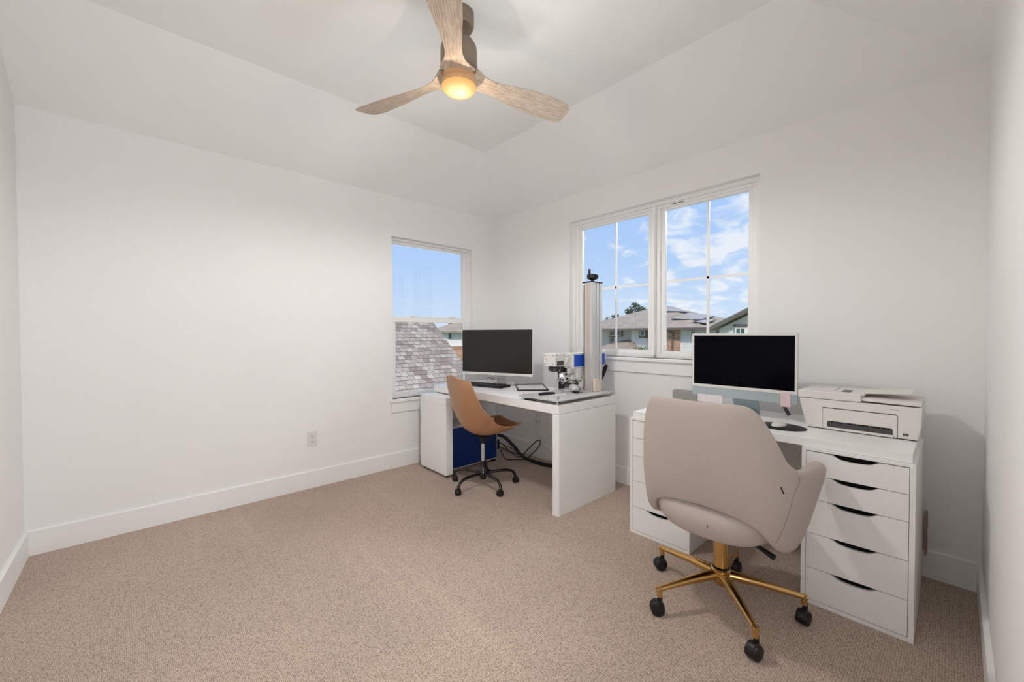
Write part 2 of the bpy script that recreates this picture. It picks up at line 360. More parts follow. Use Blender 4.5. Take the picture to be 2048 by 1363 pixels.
# unseen roof cap added over the wall tops to block outside light
struct(MB().box(-WT, XC+WT, YD-WT, WT, F+.2, F+.25).box(-WT-.01, -WT, YD-WT, WT, H, F+.25).box(XC+WT, XC+WT+.01, YD-WT, WT, H, F+.25).box(-WT, XC+WT, WT, WT+.01, H, F+.25).box(-WT, XC+WT, YD-WT-.01, YD-WT, H, F+.25).build('roof_light_block', WALL))
BBT, BBH = .015, .136
def baseboard(name, x0, x1, y0, y1, side):
    m = MB()
    if side == 'x+': m.prism([(x0, 0), (x1, 0), (x1, BBH-.004), (x1-.005, BBH), (x0, BBH)], 'y', y0, y1)
    if side == 'x-': m.prism([(x0, 0), (x1, 0), (x1, BBH), (x0+.005, BBH), (x0, BBH-.004)], 'y', y0, y1)
    if side == 'y-': m.prism([(y0, 0), (y1, 0), (y1, BBH), (y0+.005, BBH), (y0, BBH-.004)], 'x', x0, x1)
    if side == 'y+': m.prism([(y0, 0), (y1, 0), (y1, BBH-.004), (y1-.005, BBH), (y0, BBH)], 'x', x0, x1)
    return struct(m.build(name, TRIM))
baseboard('baseboard_back_left', 0, BBT, YD, 0, 'x+')
baseboard('baseboard_back_right', BBT, XC-BBT, -BBT, 0, 'y-')
baseboard('baseboard_right', XC-BBT, XC, DY1, 0, 'x-')
baseboard('baseboard_left', BBT, XC, YD, YD+BBT, 'y+')

# ------------------------------------------------------------------ windows
def frame_rect(m, ax, p0, p1, u0, u1, v0, v1, w, wb=None, wt=None, w1=None):
    wb = wb or w; wt = wt or w; w1 = w1 or w
    def B(a0, a1, b0, b1):
        if ax == 'x': m.box(p0, p1, a0, a1, b0, b1)
        else: m.box(a0, a1, p0, p1, b0, b1)
    B(u0, u1, v0, v0+wb); B(u0, u1, v1-wt, v1); B(u0, u0+w, v0+wb, v1-wt); B(u1-w1, u1, v0+wb, v1-wt)
# single hung window (left)
w1 = struct(empty('window_1', (0, (AY0+AY1)/2, AZ0)))
Wm = Matrix.Translation((0, -(AY0+AY1)/2, -AZ0))
m = MB(); frame_rect(m, 'x', -.135, -.055, AY0, AY1, AZ0, AZ1, .022, .02, .02); m.build('frame', VINYL, w1, bevel=.002, M=Wm)
m = MB(); frame_rect(m, 'x', -.115, -.08, AY0+.022, AY1-.022, 1.325, AZ1-.02, .022, .045, .026, .05); m.build('upper_sash', VINYL, w1, bevel=.003, M=Wm)
m = MB(); frame_rect(m, 'x', -.078, -.052, AY0+.012, AY1-.012, AZ0+.006, 1.372, .045, .042, .05, .045); m.build('lower_sash', VINYL, w1, bevel=.003, M=Wm)
m = MB()
for y in (-.95, -.50): m.box(-.075, -.045, y-.03, y+.03, 1.372, 1.382)
m.build('sash_lock', VINYL, w1, bevel=.003, M=Wm)
MB().box(-.100, -.096, AY0+.04, AY1-.06, 1.36, AZ1-.04).build('upper_pane', GLASS, w1, M=Wm)
MB().box(-.066, -.062, AY0+.05, AY1-.05, AZ0+.04, 1.33).build('lower_pane', GLASS, w1, M=Wm)
MB().box(-.055, .028, AY0-.035, AY1+.035, AZ0-.03, AZ0).build('stool', TRIM, w1, bevel=.006, M=Wm)
MB().box(0.0, .014, AY0-.015, AY1+.015, AZ0-.12, AZ0-.03).build('apron', TRIM, w1, bevel=.002, M=Wm)
# twin fixed windows
w2 = struct(empty('window_2', ((BX0+BX1)/2, 0, BZ0)))
Wm = Matrix.Translation((-(BX0+BX1)/2, 0, -BZ0))
m = MB(); frame_rect(m, 'y', .045, .14, BX0, BX1, BZ0, BZ1, .03, .016, .03); m.box(1.856, 1.874, .02, .14, BZ0+.016, BZ1-.03); m.build('frame', VINYL, w2, bevel=.002, M=Wm)
for (a, b) in ((BX0+.03, 1.856), (1.874, BX1-.022)):
    m = MB(); frame_rect(m, 'y', .055, .11, a, b, BZ0+.016, BZ1-.03, .03, .02, .022); m.build('sash', VINYL, w2, bevel=.003, M=Wm)
    m = MB(); frame_rect(m, 'y', .07, .10, a+.03, b-.03, BZ0+.034, BZ1-.05, .03, .022, .02)
    sb = m.build('glazing_bead', VINYL, w2, bevel=.002, M=Wm)
m = MB(); m.box(1.486, 1.502, .083, .093, BZ0+.04, BZ1-.05).box(1.10, 1.84, .083, .093, 1.590, 1.606).build('muntin', VINYL, w2, M=Wm)
m = MB(); m.box(2.236, 2.252, .083, .093, BZ0+.04, BZ1-.05).box(1.90, 2.55, .083, .093, 1.596, 1.612).build('muntin', VINYL, w2, M=Wm)
MB().box(1.11, 1.84, .094, .098, BZ0+.05, BZ1-.06).build('pane', GLASS, w2, M=Wm)
MB().box(1.9, 2.56, .094, .098, BZ0+.05, BZ1-.06).build('pane', GLASS, w2, M=Wm)
MB().box(1.985, 2.085, .0525, .0545, 2.168, 2.172).build('vent_slot', GAP, w2, M=Wm)
MB().box(BX0-.04, BX1+.04, -.032, .055, BZ0-.026, BZ0).build('stool', TRIM, w2, bevel=.006, M=Wm)
MB().box(BX0-.02, BX1+.02, -.014, 0, BZ0-.115, BZ0-.026).build('apron', TRIM, w2, bevel=.002, M=Wm)

# ------------------------------------------------------------------ wall outlets
def outlet(name, label, M, plug=False):
    o = empty(name, (0, 0, 0)); o.matrix_world = M; tag(o, label, 'outlet', 'wall outlets')
    MB().box(-.036, .036, -.006, 0, -.058, .058).build('cover_plate', LGREY, o, bevel=.003)
    for z in (.022, -.022):
        r = MB().box(-.017, .017, -.008, -.005, z-.014, z+.014).build('receptacle', LGREY, o, bevel=.003)
        MB().box(-.008, -.0055, -.0087, -.007, z-.003, z+.007).box(.0055, .008, -.0087, -.007, z-.003, z+.006).cyl((0, -.0087, z-.008), (0, -.007, z-.008), .003, n=12).build('slot', SLOT, r)
    MB().cyl((0, -.0075, 0), (0, -.005, 0), .003, n=12).build('screw', MGREY, o)
    return o
# local -Y faces the room; the first one turns to +X
outlet('wall_outlet', 'white duplex electrical outlet low on the bare wall left of the single window', Matrix.Translation((0, -1.878, .386)) @ Matrix.Rotation(math.radians(90), 4, 'Z'))
outlet('wall_outlet', 'white duplex outlet under the left desk with a white cord plugged in', Matrix.Translation((.674, 0, .395)))

# ------------------------------------------------------------------ ceiling fan
fan = thing('ceiling_fan', 'three-blade ceiling fan with washed wood blades and glowing round light', 'ceiling fan', (1.755, -1.695, F))
Z = lambda z: z-F
MB().lathe([(0, 0), (.075, 0), (.075, Z(2.725)), (.068, Z(2.712)), (.03, Z(2.710)), (0, Z(2.710))], 48).build('canopy', BRONZE, fan)
MB().lathe([(0, Z(2.712)), (.028, Z(2.708)), (.026, Z(2.69)), (.014, Z(2.68)), (.014, Z(2.655)), (0, Z(2.655))], 32).build('downrod', BRONZE, fan)
mot = MB().lathe([(0, Z(2.668)), (.03, Z(2.668)), (.045, Z(2.66)), (.072, Z(2.645)), (.086, Z(2.622)), (.090, Z(2.60)), (.090, Z(2.512)), (.084, Z(2.505)), (0, Z(2.505))], 56).build('motor_housing', BRONZE, fan)
hub = MB().lathe([(0, Z(2.512)), (.070, Z(2.512)), (.076, Z(2.500)), (.080, Z(2.475)), (.080, Z(2.458)), (0, Z(2.456))], 48).build('blade_hub', mat('glow_tinted_wood', (216, 168, 124), .55), fan)  # warm lamp glow put into the hub's wood colour
def blade_bm():
    nr, nc = 30, 8
    cwE = [(0, -.086), (.06, -.070), (.13, -.050), (.22, -.043), (.35, -.052), (.6, -.074), (.85, -.078), (.96, -.070), (1, -.058)]   # clockwise edge (y<0)
    ccE = [(0, .086), (.06, .064), (.13, .044), (.22, .038), (.35, .046), (.6, .066), (.85, .072), (.96, .070), (1, .062)]
    top = []; bot = []
    for i in range(nr+1):
        t = i/nr; r = .055+(.675-.055)*t; e0 = interp(cwE, t); e1 = interp(ccE, t)
        pit = math.radians(interp([(0, 3), (.15, 10), (.3, 17), (.6, 15), (1, 11)], t)); th = interp([(0, .034), (.08, .022), (.2, .012), (.6, .008), (1, .007)], t)
        droop = -.006*t + interp([(0, 0), (.2, -.004), (.5, .0), (1, .006)], t)
        A = []; B = []
        for j in range(nc+1):
            s = j/nc; y = e0+(e1-e0)*s; z = -y*math.tan(pit)+droop+.004*(1-abs(2*s-1)**2)
            ed = .35+.65*(1-abs(2*s-1)**3)
            rr = r+max(0, (t-.9)/.1)*(.014*(1-abs(2*s-1)**4)-.030*(1-s)*(1 if False else .5)); A.append((rr, y, z+th*ed*.5)); B.append((rr, y, z-th*ed*.5))
        top.append(A); bot.append(B)
    m = MB(); VT = m.grid(top); VB = m.grid(bot)
    for i in range(nr): 
        m.bm.faces.new([VT[i][0], VT[i+1][0], VB[i+1][0], VB[i][0]]); m.bm.faces.new([VT[i][-1], VT[i+1][-1], VB[i+1][-1], VB[i][-1]])
    for j in range(nc):
        m.bm.faces.new([VT[0][j], VT[0][j+1], VB[0][j+1], VB[0][j]]); m.bm.faces.new([VT[-1][j], VT[-1][j+1], VB[-1][j+1], VB[-1][j]])
    return m
for a in (198, 80, 318):
    b = blade_bm().build('blade', WOOD, fan, sharp=50); b.location = (0, 0, Z(2.483)); b.rotation_euler = (0, 0, math.radians(a))
MB().lathe([(0, Z(2.458)), (.082, Z(2.458)), (.086, Z(2.452)), (.086, Z(2.427)), (.083, Z(2.425)), (0, Z(2.425))], 56).build('light_ring', mat('glow_tinted_wood', (216, 168, 124), .55), fan)  # ring colour carries the orange glow of the lamp
def lamp_mat():
    m = bpy.data.materials.new('lit_diffuser'); m.use_nodes = True
    N = m.node_tree.nodes; L = m.node_tree.links; b = N['Principled BSDF']; b.inputs['Base Color'].default_value = (.02, .015, .01, 1); b.inputs['Roughness'].default_value = .6; b.inputs['Specular IOR Level'].default_value = .1
    tc = N.new('ShaderNodeTexCoord'); v = N.new('ShaderNodeVectorMath'); v.operation = 'LENGTH'
    mp = N.new('ShaderNodeMapping'); mp.inputs['Scale'].default_value = (1, 1, 0); L.new(tc.outputs['Object'], mp.inputs[0]); L.new(mp.outputs[0], v.inputs[0])
    r = N.new('ShaderNodeValToRGB'); mr = N.new('ShaderNodeMapRange'); mr.inputs[1].default_value = 0; mr.inputs[2].default_value = .084
    L.new(v.outputs['Value'], mr.inputs[0]); L.new(mr.outputs[0], r.inputs[0])
    e = r.color_ramp.elements; e[0].color = (*lin((255, 246, 190)), 1); e[0].position = .25; e[1].color = (*lin((236, 178, 108)), 1); e[1].position = 1.0
    x = e.new(.6); x.color = (*lin((252, 222, 150)), 1)
    L.new(r.outputs[0], b.inputs['Emission Color']); b.inputs['Emission Strength'].default_value = 1.0
    return m
MB().lathe([(.0845, Z(2.426)), (.083, Z(2.419)), (.073, Z(2.407)), (.05, Z(2.398)), (.025, Z(2.394)), (0, Z(2.393))], 48).build('light_diffuser', lamp_mat(), fan, sharp=180)
LAMP_E = 44.0
for k in range(6):
    a = 2*PI*k/6
    add_light('fan_spot', 'SPOT', (1.755+.055*math.cos(a), -1.695+.055*math.sin(a), 2.385), LAMP_E/6, (1, .98, .96), shadow_soft_size=0.0, spot_size=math.radians(172), spot_blend=.4)
for k in range(3):
    a = 2*PI*k/3
    add_light('fan_glow', 'POINT', (1.755+.05*math.cos(a), -1.695+.05*math.sin(a), 2.345), .85, (1, .82, .62), shadow_soft_size=0.0)

# ------------------------------------------------------------------ left desk with pull-out panel
DT = .738
desk = thing('desk', 'white desk with pull-out side panel standing in the corner below the single window', 'desk', (.9, -.53, 0))
Dm = Matrix.Translation((-.9, .53, 0))
def rbox(m, x0, x1, y0, y1, z0, z1, r, corners, n=8):
    # box with rounded vertical corners; corners subset of 'ab','cd' ids: 0:(x0,y0) 1:(x1,y0) 2:(x1,y1) 3:(x0,y1)
    P = []
    for i, (cx, cy, a0) in enumerate(((x0, y0, PI), (x1, y0, -PI/2), (x1, y1, 0), (x0, y1, PI/2))):
        if i in corners:
            ox = cx+(r if cx == x0 else -r); oy = cy+(r if cy == y0 else -r)
            for k in range(n+1): P.append((ox+r*math.cos(a0+PI/2*k/n), oy+r*math.sin(a0+PI/2*k/n)))
        else: P.append((cx, cy))
    m.prism(P, 'z', z0, z1); return m
rbox(MB(), .128, 1.672, -.858, -.19, .678, DT, .022, (0, 1)).build('desktop', WHITEL, desk, bevel=.002, M=Dm)
rbox(MB(), 1.622, 1.672, -.858, -.19, 0.0, .6765, .022, (1,)).build('side_panel', WHITEL, desk, bevel=.002, M=Dm)
MB().box(.128, .168, -.80, -.20, 0.0, .6765).build('side_panel', WHITEL, desk, bevel=.002, M=Dm)
MB().box(.168, 1.622, -.222, -.204, .50, .6765).build('back_rail', WHITEL, desk, bevel=.002, M=Dm)
pan = rbox(MB(), .146, .562, -1.0, -.30, .608, .668, .006, (0, 1)).build('pull_out_panel', WHITEL, desk, bevel=.002, M=Dm)
rbox(MB(), .146, .562, -1.0, -.93, .022, .6075, .006, (0, 1)).build('panel_leg', WHITEL, pan, bevel=.002, M=Dm)
for x in (.17, .51): MB().box(x, x+.03, -.975, -.955, 0, .022).build('panel_glide', BLACKP, pan, M=Dm)

# ------------------------------------------------------------------ blue laser controller box
bx = thing('control_box', 'dark blue metal cabinet with grey edges on the carpet under the left desk', 'cabinet', (.33, -.62, 0))
Bm = Matrix.Translation((-.33, .62, 0))
MB().box(.185, .475, -.905, -.362, .022, .395).build('case', STEELW, bx, bevel=.004, M=Bm)
p = MB().box(.475, .479, -.895, -.372, .034, .385).build('side_panel', NAVY, bx, bevel=.001, M=Bm)
m = MB()
for i in range(12):
    for j in range(7):
        y = -.385-.014*j; z = .10+.0155*i
        m.cyl((.4785, y, z), (.4795, y, z), .0035, n=8)
m.build('vent_hole', DARKGAP, p, M=Bm)
for x in (.2, .44):
    for y in (-.88, -.40): MB().box(x, x+.03, y-.02, y+.02, 0, .022).build('foot', BLACKR, bx, M=Bm)
MB().tube([(.40, -.85, .395), (.40, -.85, .44), (.40, -.84, .445), (.40, -.70, .445), (.40, -.69, .44), (.40, -.69, .395)], .006, smooth=0).build('handle', CHROME, bx, M=Bm)
MB().box(.40, .46, -.36, -.32, .10, .19).build('connector', BLACKP, bx, bevel=.003, M=Bm)

# cords and cables
hose = MB().tube([(1.47, -.02, .95), (1.46, -.06, .86), (1.42, -.11, .74), (1.40, -.11, .5), (1.35, -.12, .2), (1.22, -.13, .04), (1.0, -.15, .022), (.78, -.18, .022), (.66, -.21, .05), (.58, -.25, .14), (.50, -.30, .22), (.44, -.345, .235), (.38, -.355, .235)], .0155, n=14, smooth=10).build('armored_cable', BLACKR)
tag(hose, 'thick black armoured cable looping from the blue cabinet across the carpet behind the desk', 'cable')
c = MB().tube([(.46, -.30, .15), (.55, -.24, .06), (.62, -.2, .03), (.66, -.13, .10), (.70, -.05, .175), (.74, -.04, .17), (.72, -.06, .11), (.69, -.12, .05), (.68, -.18, .02), (.6, -.25, .012), (.52, -.3, .012), (.46, -.31, .09)], .0045, n=8).tube([(.475, -.335, .13), (.53, -.28, .085), (.6, -.22, .06), (.64, -.2, .04)], .004, n=8).build('power_cord', BLACKR)
tag(c, 'thin black power cord in loose loops against the baseboard under the left desk', 'cord')
c = MB().tube([(.674, -.03, .365), (.662, -.045, .34), (.665, -.04, .29), (.70, -.03, .21), (.78, -.03, .13), (.88, -.035, .06), (1.0, -.05, .012), (1.2, -.06, .006)], .0024, n=8).build('charging_cord', LGREY)
pg = MB().box(.655, .693, -.034, -.009, .355, .39).build('plug', LGREY, c, bevel=.004)
tag(c, 'thin white cord hanging from the outlet under the left desk', 'cord')
c = MB().tube([(.10, -.03, .735), (.095, -.03, .5), (.09, -.035, .3), (.1, -.04, .16)], .002, n=6).build('hanging_wire', MGREY)
tag(c, 'thin grey wire hanging down the wall behind the left desk corner', 'wire')

# ------------------------------------------------------------------ wide monitor
mon = thing('monitor', 'large dark widescreen monitor with silver chin on the left desk', 'monitor', (.625, -.503, DT), math.atan2(.254, .682))
z0 = .838-DT; z1 = 1.252-DT; W = .728/2
MB().box(-W, W, 0, .012, z0, z1).box(-W+.08, W-.08, .012, .035, z0+.05, z1-.08).build('housing', LGREY, mon, bevel=.003)
MB().box(-W+.004, W-.004, -.0015, .001, z0+.022, z1-.004).build('screen', SCREENM, mon)
MB().box(-W, W, -.004, .002, z0, z0+.020).build('chin', LGREY, mon, bevel=.001)
MB().cyl((0.0, -.0045, z0+.010), (0.0, -.0035, z0+.010), .006, n=20).build('logo', MGREY, mon)
MB().box(-.12, .12, .06, .23, 0, .010).build('base', CHROME if False else ALU, mon, bevel=.003)
m = MB(); m.prism([(-.05, .01), (.05, .01), (.032, .30), (-.032, .30)], 'y', .10, .115); m.build('neck', ALU, mon, bevel=.002, M=Matrix.Translation((0, 0, 0)))
MB().box(-.035, .035, .034, .112, .22, .29).build('mount', ALU, mon, bevel=.002)

# keyboard
kb = thing('keyboard', 'black keyboard lying in front of the large monitor', 'keyboard', (.555, -.565, DT), math.atan2(.069, .301))
MB().prism([(-.075, 0), (.075, 0), (.075, .022), (-.07, .012), (-.075, .008)], 'x', -.22, .22).build('case', BLACKP, kb, bevel=.002)
for r in range(5):
    for k in range(15):
        y = -.055+r*.0225; x = -.20+k*.0187+.004*(r % 2)
        if r == 0 and 3 < k < 9:
            if k > 4: continue
            MB().box(x, x+.0187*4.6, y-.0085, y+.0085, .0125+r*.0016, .0185+r*.0016).build('key', KEYM, kb)
            continue
        if x > .11: continue
        MB().box(x, x+.0165, y-.0085, y+.0085, .0125+r*.0016, .0185+r*.0016).build('key', KEYM, kb)
for r in range(5):
    for k in range(4):
        y = -.055+r*.0225; x = .132+k*.0192
        MB().box(x, x+.0165, y-.0085, y+.0085, .0125+r*.0016, .0185+r*.0016).build('key', KEYM, kb)

# eyeglasses resting on the keyboard
gl = thing('eyeglasses', 'thin dark wire eyeglasses resting on the back of the black keyboard', 'eyeglasses', (.575, -.50, DT+.028), .25)
for sx in (-1, 1):
    P = [(sx*.034+.027*math.cos(a)*(1+.12*math.sin(a)), .003*math.cos(a), .024+.022*math.sin(a)) for a in [2*PI*k/20 for k in range(21)]]
    MB().tube(P, .0013, n=6, smooth=0).build('rim', BLACKM, gl)
    MB().tube([(sx*.062, 0, .034), (sx*.066, .03, .034), (sx*.064, .10, .014), (sx*.06, .125, .002)], .0012, n=6).build('temple', BLACKM, gl)
MB().tube([(-.009, 0, .028), (0, -.002, .032), (.009, 0, .028)], .0012, n=6).tube([(-.018, 0, .043), (0, -.001, .045), (.018, 0, .043)], .0011, n=6).build('bridge', BLACKM, gl)

# flat black framed panel on desk
fr = thing('picture_frame', 'thin black framed pale panel lying flat between keyboard and engraving machine', 'frame', (.93, -.36, DT), math.radians(-40))
m = MB(); frame_rect(m, 'x', 0, .012, -.13, .13, -.19, .19, .012)
m.build('frame', BLACKP, fr, bevel=.002, M=Matrix.Rotation(math.radians(-90), 4, 'Y'))
MB().box(-.18, .18, -.12, .12, .001, .008).build('panel', LGREY, fr, M=Matrix.Identity(4))

# ------------------------------------------------------------------ laser engraver
le = thing('laser_engraver', 'desktop laser engraving machine with blue body and tall silver column', 'engraving machine', (1.5, -.52, DT))
Lm = Matrix.Translation((-1.5, .52, -DT))
m = MB(); m.box(1.30, 1.672, -.862, -.20, .760, .770)
m.build('base_plate', plate_mat(), le, bevel=.001, M=Lm)
for (x, y) in ((1.32, -.83), (1.65, -.84), (1.65, -.225), (1.32, -.23)):
    MB().lathe([(0, .7385), (.014, .7385), (.014, .745), (.006, .748), (.005, .76), (.010, .768), (.008, .776), (0, .776)], 16, c=(x, y, 0)).build('foot', CHROME, le, M=Lm)
# column
m = MB(); m.prism([(1.497, -.345), (1.566, -.345), (1.566, -.300), (1.556, -.298), (1.556, -.290), (1.566, -.288), (1.566, -.258), (1.556, -.256), (1.556, -.248), (1.566, -.246), (1.566, -.215), (1.497, -.215)], 'z', .770, 1.600)
m.build('column', ALU, le, bevel=.001, M=Lm)
MB().box(1.508, 1.540, -.3455, -.3450, .80, 1.59).build('scale_strip', mat('scale_tape', (190, 176, 168), .5), le, M=Lm)
MB().box(1.478, 1.497, -.335, -.225, .775, 1.585).build('guide_rail', DGREY, le, M=Lm)
MB().box(1.475, 1.568, -.347, -.213, 1.600, 1.610).build('top_cap', SLATE, le, bevel=.001, M=Lm)
hw = MB().lathe([(0, 1.616), (.012, 1.616), (.014, 1.626), (.025, 1.628), (.032, 1.632), (.042, 1.636), (.044, 1.642), (.044, 1.664), (.040, 1.668), (.03, 1.664), (0, 1.664)], 32, c=(1.522, -.28, 0)).cyl((1.522, -.28, 1.608), (1.522, -.28, 1.62), .009)
hw.cyl((1.515, -.31, 1.664), (1.515, -.31, 1.705), .0095, n=16)
hw.build('hand_wheel', BLACKP, le, M=Lm)
m = MB(); m.prism([(-.340, .770), (-.255, .770), (-.262, .825), (-.285, .862), (-.31, .870), (-.340, .87)], 'x', 1.567, 1.592)
m.build('column_bracket', BEIGEM, le, bevel=.004, M=Lm)
# laser body along Y on the far side of the column
body = MB().box(1.385, 1.470, -.452, .005-.03, .945, 1.062).build('laser_body', LGREY, le, bevel=.003, M=Lm)
MB().box(1.470, 1.4725, -.440, -.045, .958, 1.048).build('blue_panel', BLUE, body, M=Lm)
MB().box(1.40, 1.478, -.34, -.22, .88, .945).build('carriage', ALU, le, bevel=.002, M=Lm)
m = MB().box(1.41, 1.45, -.52, -.445, .965, 1.045).cyl((1.43, -.52, 1.005), (1.43, -.5, 1.005), .034).cyl((1.46, -.445, 1.06), (1.46, -.52, 1.045), .003, n=8).build('beam_tube', LGREY, le, bevel=.002, M=Lm)
sc = MB().box(1.335, 1.45, -.635, -.52, .968, 1.064).build('scan_head', LGREY, le, bevel=.003, M=Lm)
MB().box(1.45, 1.4515, -.615, -.540, .975, 1.010).build('label_plate', DGREY, sc, M=Lm)
m = MB()
for (y, z) in ((-.62, .98), (-.62, 1.05), (-.535, 1.05), (-.62, 1.02)): m.cyl((1.45, y, z), (1.452, y, z), .003, n=8)
for (x, z) in ((1.35, .985), (1.35, 1.045), (1.43, 1.045), (1.43, .985), (1.36, 1.02)): m.cyl((x, -.635, z), (x, -.637, z), .0035, n=8)
m.build('screw', GAP, sc, M=Lm)
MB().lathe([(0, .968), (.040, .968), (.046, .960), (.046, .938), (.038, .928), (.03, .928), (.03, .934), (0, .934)], 32, c=(1.392, -.578, 0)).build('lens', BLACKM, le, M=Lm)
MB().box(1.40, 1.47, -.40, -.345, .865, .945).build('mount_plate', LGREY, le, bevel=.002, M=Lm)

# rotary chuck on the plate
rc = thing('rotary_chuck', 'chrome three-jaw rotary chuck with cable-wrapped motor on the engraving machine plate', 'rotary chuck', (1.40, -.45, .770), 0)
Rm = Matrix.Translation((-1.40, .45, -.770))
AX = Matrix.Translation((1.405, -.45, .868)) @ Matrix.Rotation(math.radians(-22), 4, 'Z') @ Matrix.Rotation(math.radians(90), 4, 'X')
MB().lathe([(0, .055), (.012, .055), (.012, .045), (.040, .045), (.044, .040), (.044, .004), (.040, 0), (.036, -.012), (.036, -.02), (.041, -.026), (.041, -.060), (.034, -.068), (.034, -.115), (.026, -.125), (0, -.125)], 36, M=AX).build('chuck', CHROME, rc, M=Rm)
m = MB()
for k in range(3):
    a = math.radians(90+120*k); Q = AX @ Matrix.Rotation(a, 4, 'Z'); m.box(.008, .040, -.006, .006, .046, .064, M=Q)
m.build('jaw', CHROME, rc, bevel=.002, M=Rm)
MB().cyl(AX @ Vector((.0445, 0, .02)), AX @ Vector((.0455, 0, .02)), .009, n=16).cyl(AX @ Vector((.03, .034, .02)), AX @ Vector((.031, .035, .02)), .009, n=16).build('key_hole', DARKGAP, rc, M=Rm)
m = MB(); m.box(1.375, 1.465, -.475, -.355, .7705, .785).box(1.388, 1.452, -.455, -.37, .785, .84)
m.build('mount_block', ALU, rc, bevel=.004, M=Rm)
MB().lathe([(0, -.05), (.026, -.05), (.030, -.044), (.030, -.005), (.031, 0), (.030, .005), (.026, .05), (.018, .055), (0, .055)], 28, M=Matrix.Translation((1.475, -.46, .802)) @ Matrix.Rotation(math.radians(60), 4, 'Z') @ Matrix.Rotation(math.radians(90), 4, 'X')).build('motor', ALU, rc, M=Rm)
m = MB(); P = []
for k in range(90):
    a = k*.42; P.append((1.432+.055*math.cos(a)+.004*math.sin(k), -.43+.050*math.sin(a), .822+.014*math.sin(k*.17)+.004*math.cos(k*.9)))
P += [(1.50, -.49, .80), (1.52, -.50, .782), (1.54, -.48, .776), (1.56, -.45, .776)]
m.tube(P, .0028, n=6, smooth=2); m.box(1.515, 1.555, -.51, -.485, .7715, .785).build('cable', BLACKR, rc, M=Rm)

# small items on plate
t = MB().tube([(1.405, -.76, .777), (1.42, -.70, .777), (1.45, -.64, .777)], lambda q: .007+.003*math.sin(q*PI), n=8).tube([(1.43, -.78, .777), (1.437, -.71, .777), (1.47, -.66, .777)], .006, n=8).build('pliers', BLACKR)
tag(t, 'small black hand tool lying on the engraving machine base plate', 'tool')
t = MB().box(-.012, .012, -.07, .07, .7705, .782).build('white_block', LGREY, bevel=.001, M=T(1.53, -.70, 0, math.radians(-12)))
tag(t, 'narrow white block lying on the engraving machine base plate', 'block')
t = MB().cyl((1.60, -.775, .7705), (1.60, -.775, .7735), .010, n=12).build('washer', BLACKP)
tag(t, 'tiny black disc near the front corner of the base plate', 'disc')
t = MB().cyl((1.345, -.84, .7445), (1.45, -.843, .7445), .0055, n=10).build('pen', SLATE)
tag(t, 'dark blue pen lying on the desk under the base plate edge', 'pen')
t = MB().lathe([(0, 0), (.030, 0), (.032, .004), (.034, .10), (.040, .14), (.041, .19), (.038, .19), (.036, .14), (0, .14)], 32).build('tumbler', BLACKP)
t.location = (1.165, -.22, DT); tag(t, 'black travel tumbler standing behind the engraving machine head', 'tumbler')

# ------------------------------------------------------------------ right desk: tabletop and two drawer units
def drawer_unit(label, x0, w, y0=-.676, dep=.58):
    u = thing('drawer_unit', label, 'drawer unit', (x0+w/2, y0+dep/2, 0), 0, 'drawer units under the right desk')
    M = Matrix.Translation((-(x0+w/2), -(y0+dep/2), 0)); x1 = x0+w; y1 = y0+dep; t = .017
    m = MB(); m.box(x0, x0+t, y0, y1, 0, .70).box(x1-t, x1, y0, y1, 0, .70).box(x0+t, x1-t, y0, y1, .687, .70).box(x0+t, x1-t, y0, y1, .0, .017).box(x0+t, x1-t, y1-.01, y1, .017, .687)
    m.build('carcass', WHITEL, u, bevel=.0008, M=M)
    MB().box(x0+t+.002, x1-t-.002, y0+.045, y0+.05, .02, .685).build('interior_shade', DARKGAP, u, M=M)  # near-black sheet stands in for the shade behind the handle cutouts
    lv = [.6845, .5795, .4715, .318, .163, .0185]
    for k in range(5):
        zt, zb = lv[k]-.001, lv[k+1]+.0012; a, b = x0+t+.0015, x1-t-.0015; cx = (a+b)/2+.0
        P = [(a, zb), (b, zb), (b, zt)]
        dip = [(.088, 0), (.078, -.0015), (.068, -.006), (.056, -.014), (.042, -.0185), (.02, -.0205), (0, -.021), (-.02, -.0205), (-.042, -.0185), (-.056, -.014), (-.068, -.006), (-.078, -.0015), (-.088, 0)]
        P += [(cx+dx, zt+dz) for dx, dz in dip]+[(a, zt)]
        MB().prism(P, 'y', y0+.001, y0+.019).build('drawer', WHITEL, u, M=M, bevel=.0006)
    return u
drawer_unit('white five-drawer unit at the right end of the right desk, under the printer', 2.963, .367)
drawer_unit('white five-drawer unit at the left end of the right desk, behind the cream chair', 2.092, .365)
t = MB().box(2.104, 3.320, -.662, -.062, .7005, .7375).build('tabletop', WHITEL, bevel=.0015)
t.location = (0, 0, 0); tag(t, 'long white tabletop resting on the two white drawer units', 'tabletop')
TT = .7378
t = MB().box(-.004, .004, -.06, .06, 0, .19).build('cardboard_strip', mat('brown_card', (150, 128, 112), .8), M=T(3.341, -.035, .136) @ Matrix.Rotation(0, 4, 'X'))
tag(t, 'narrow brown strip standing behind the right drawer unit', 'strip')

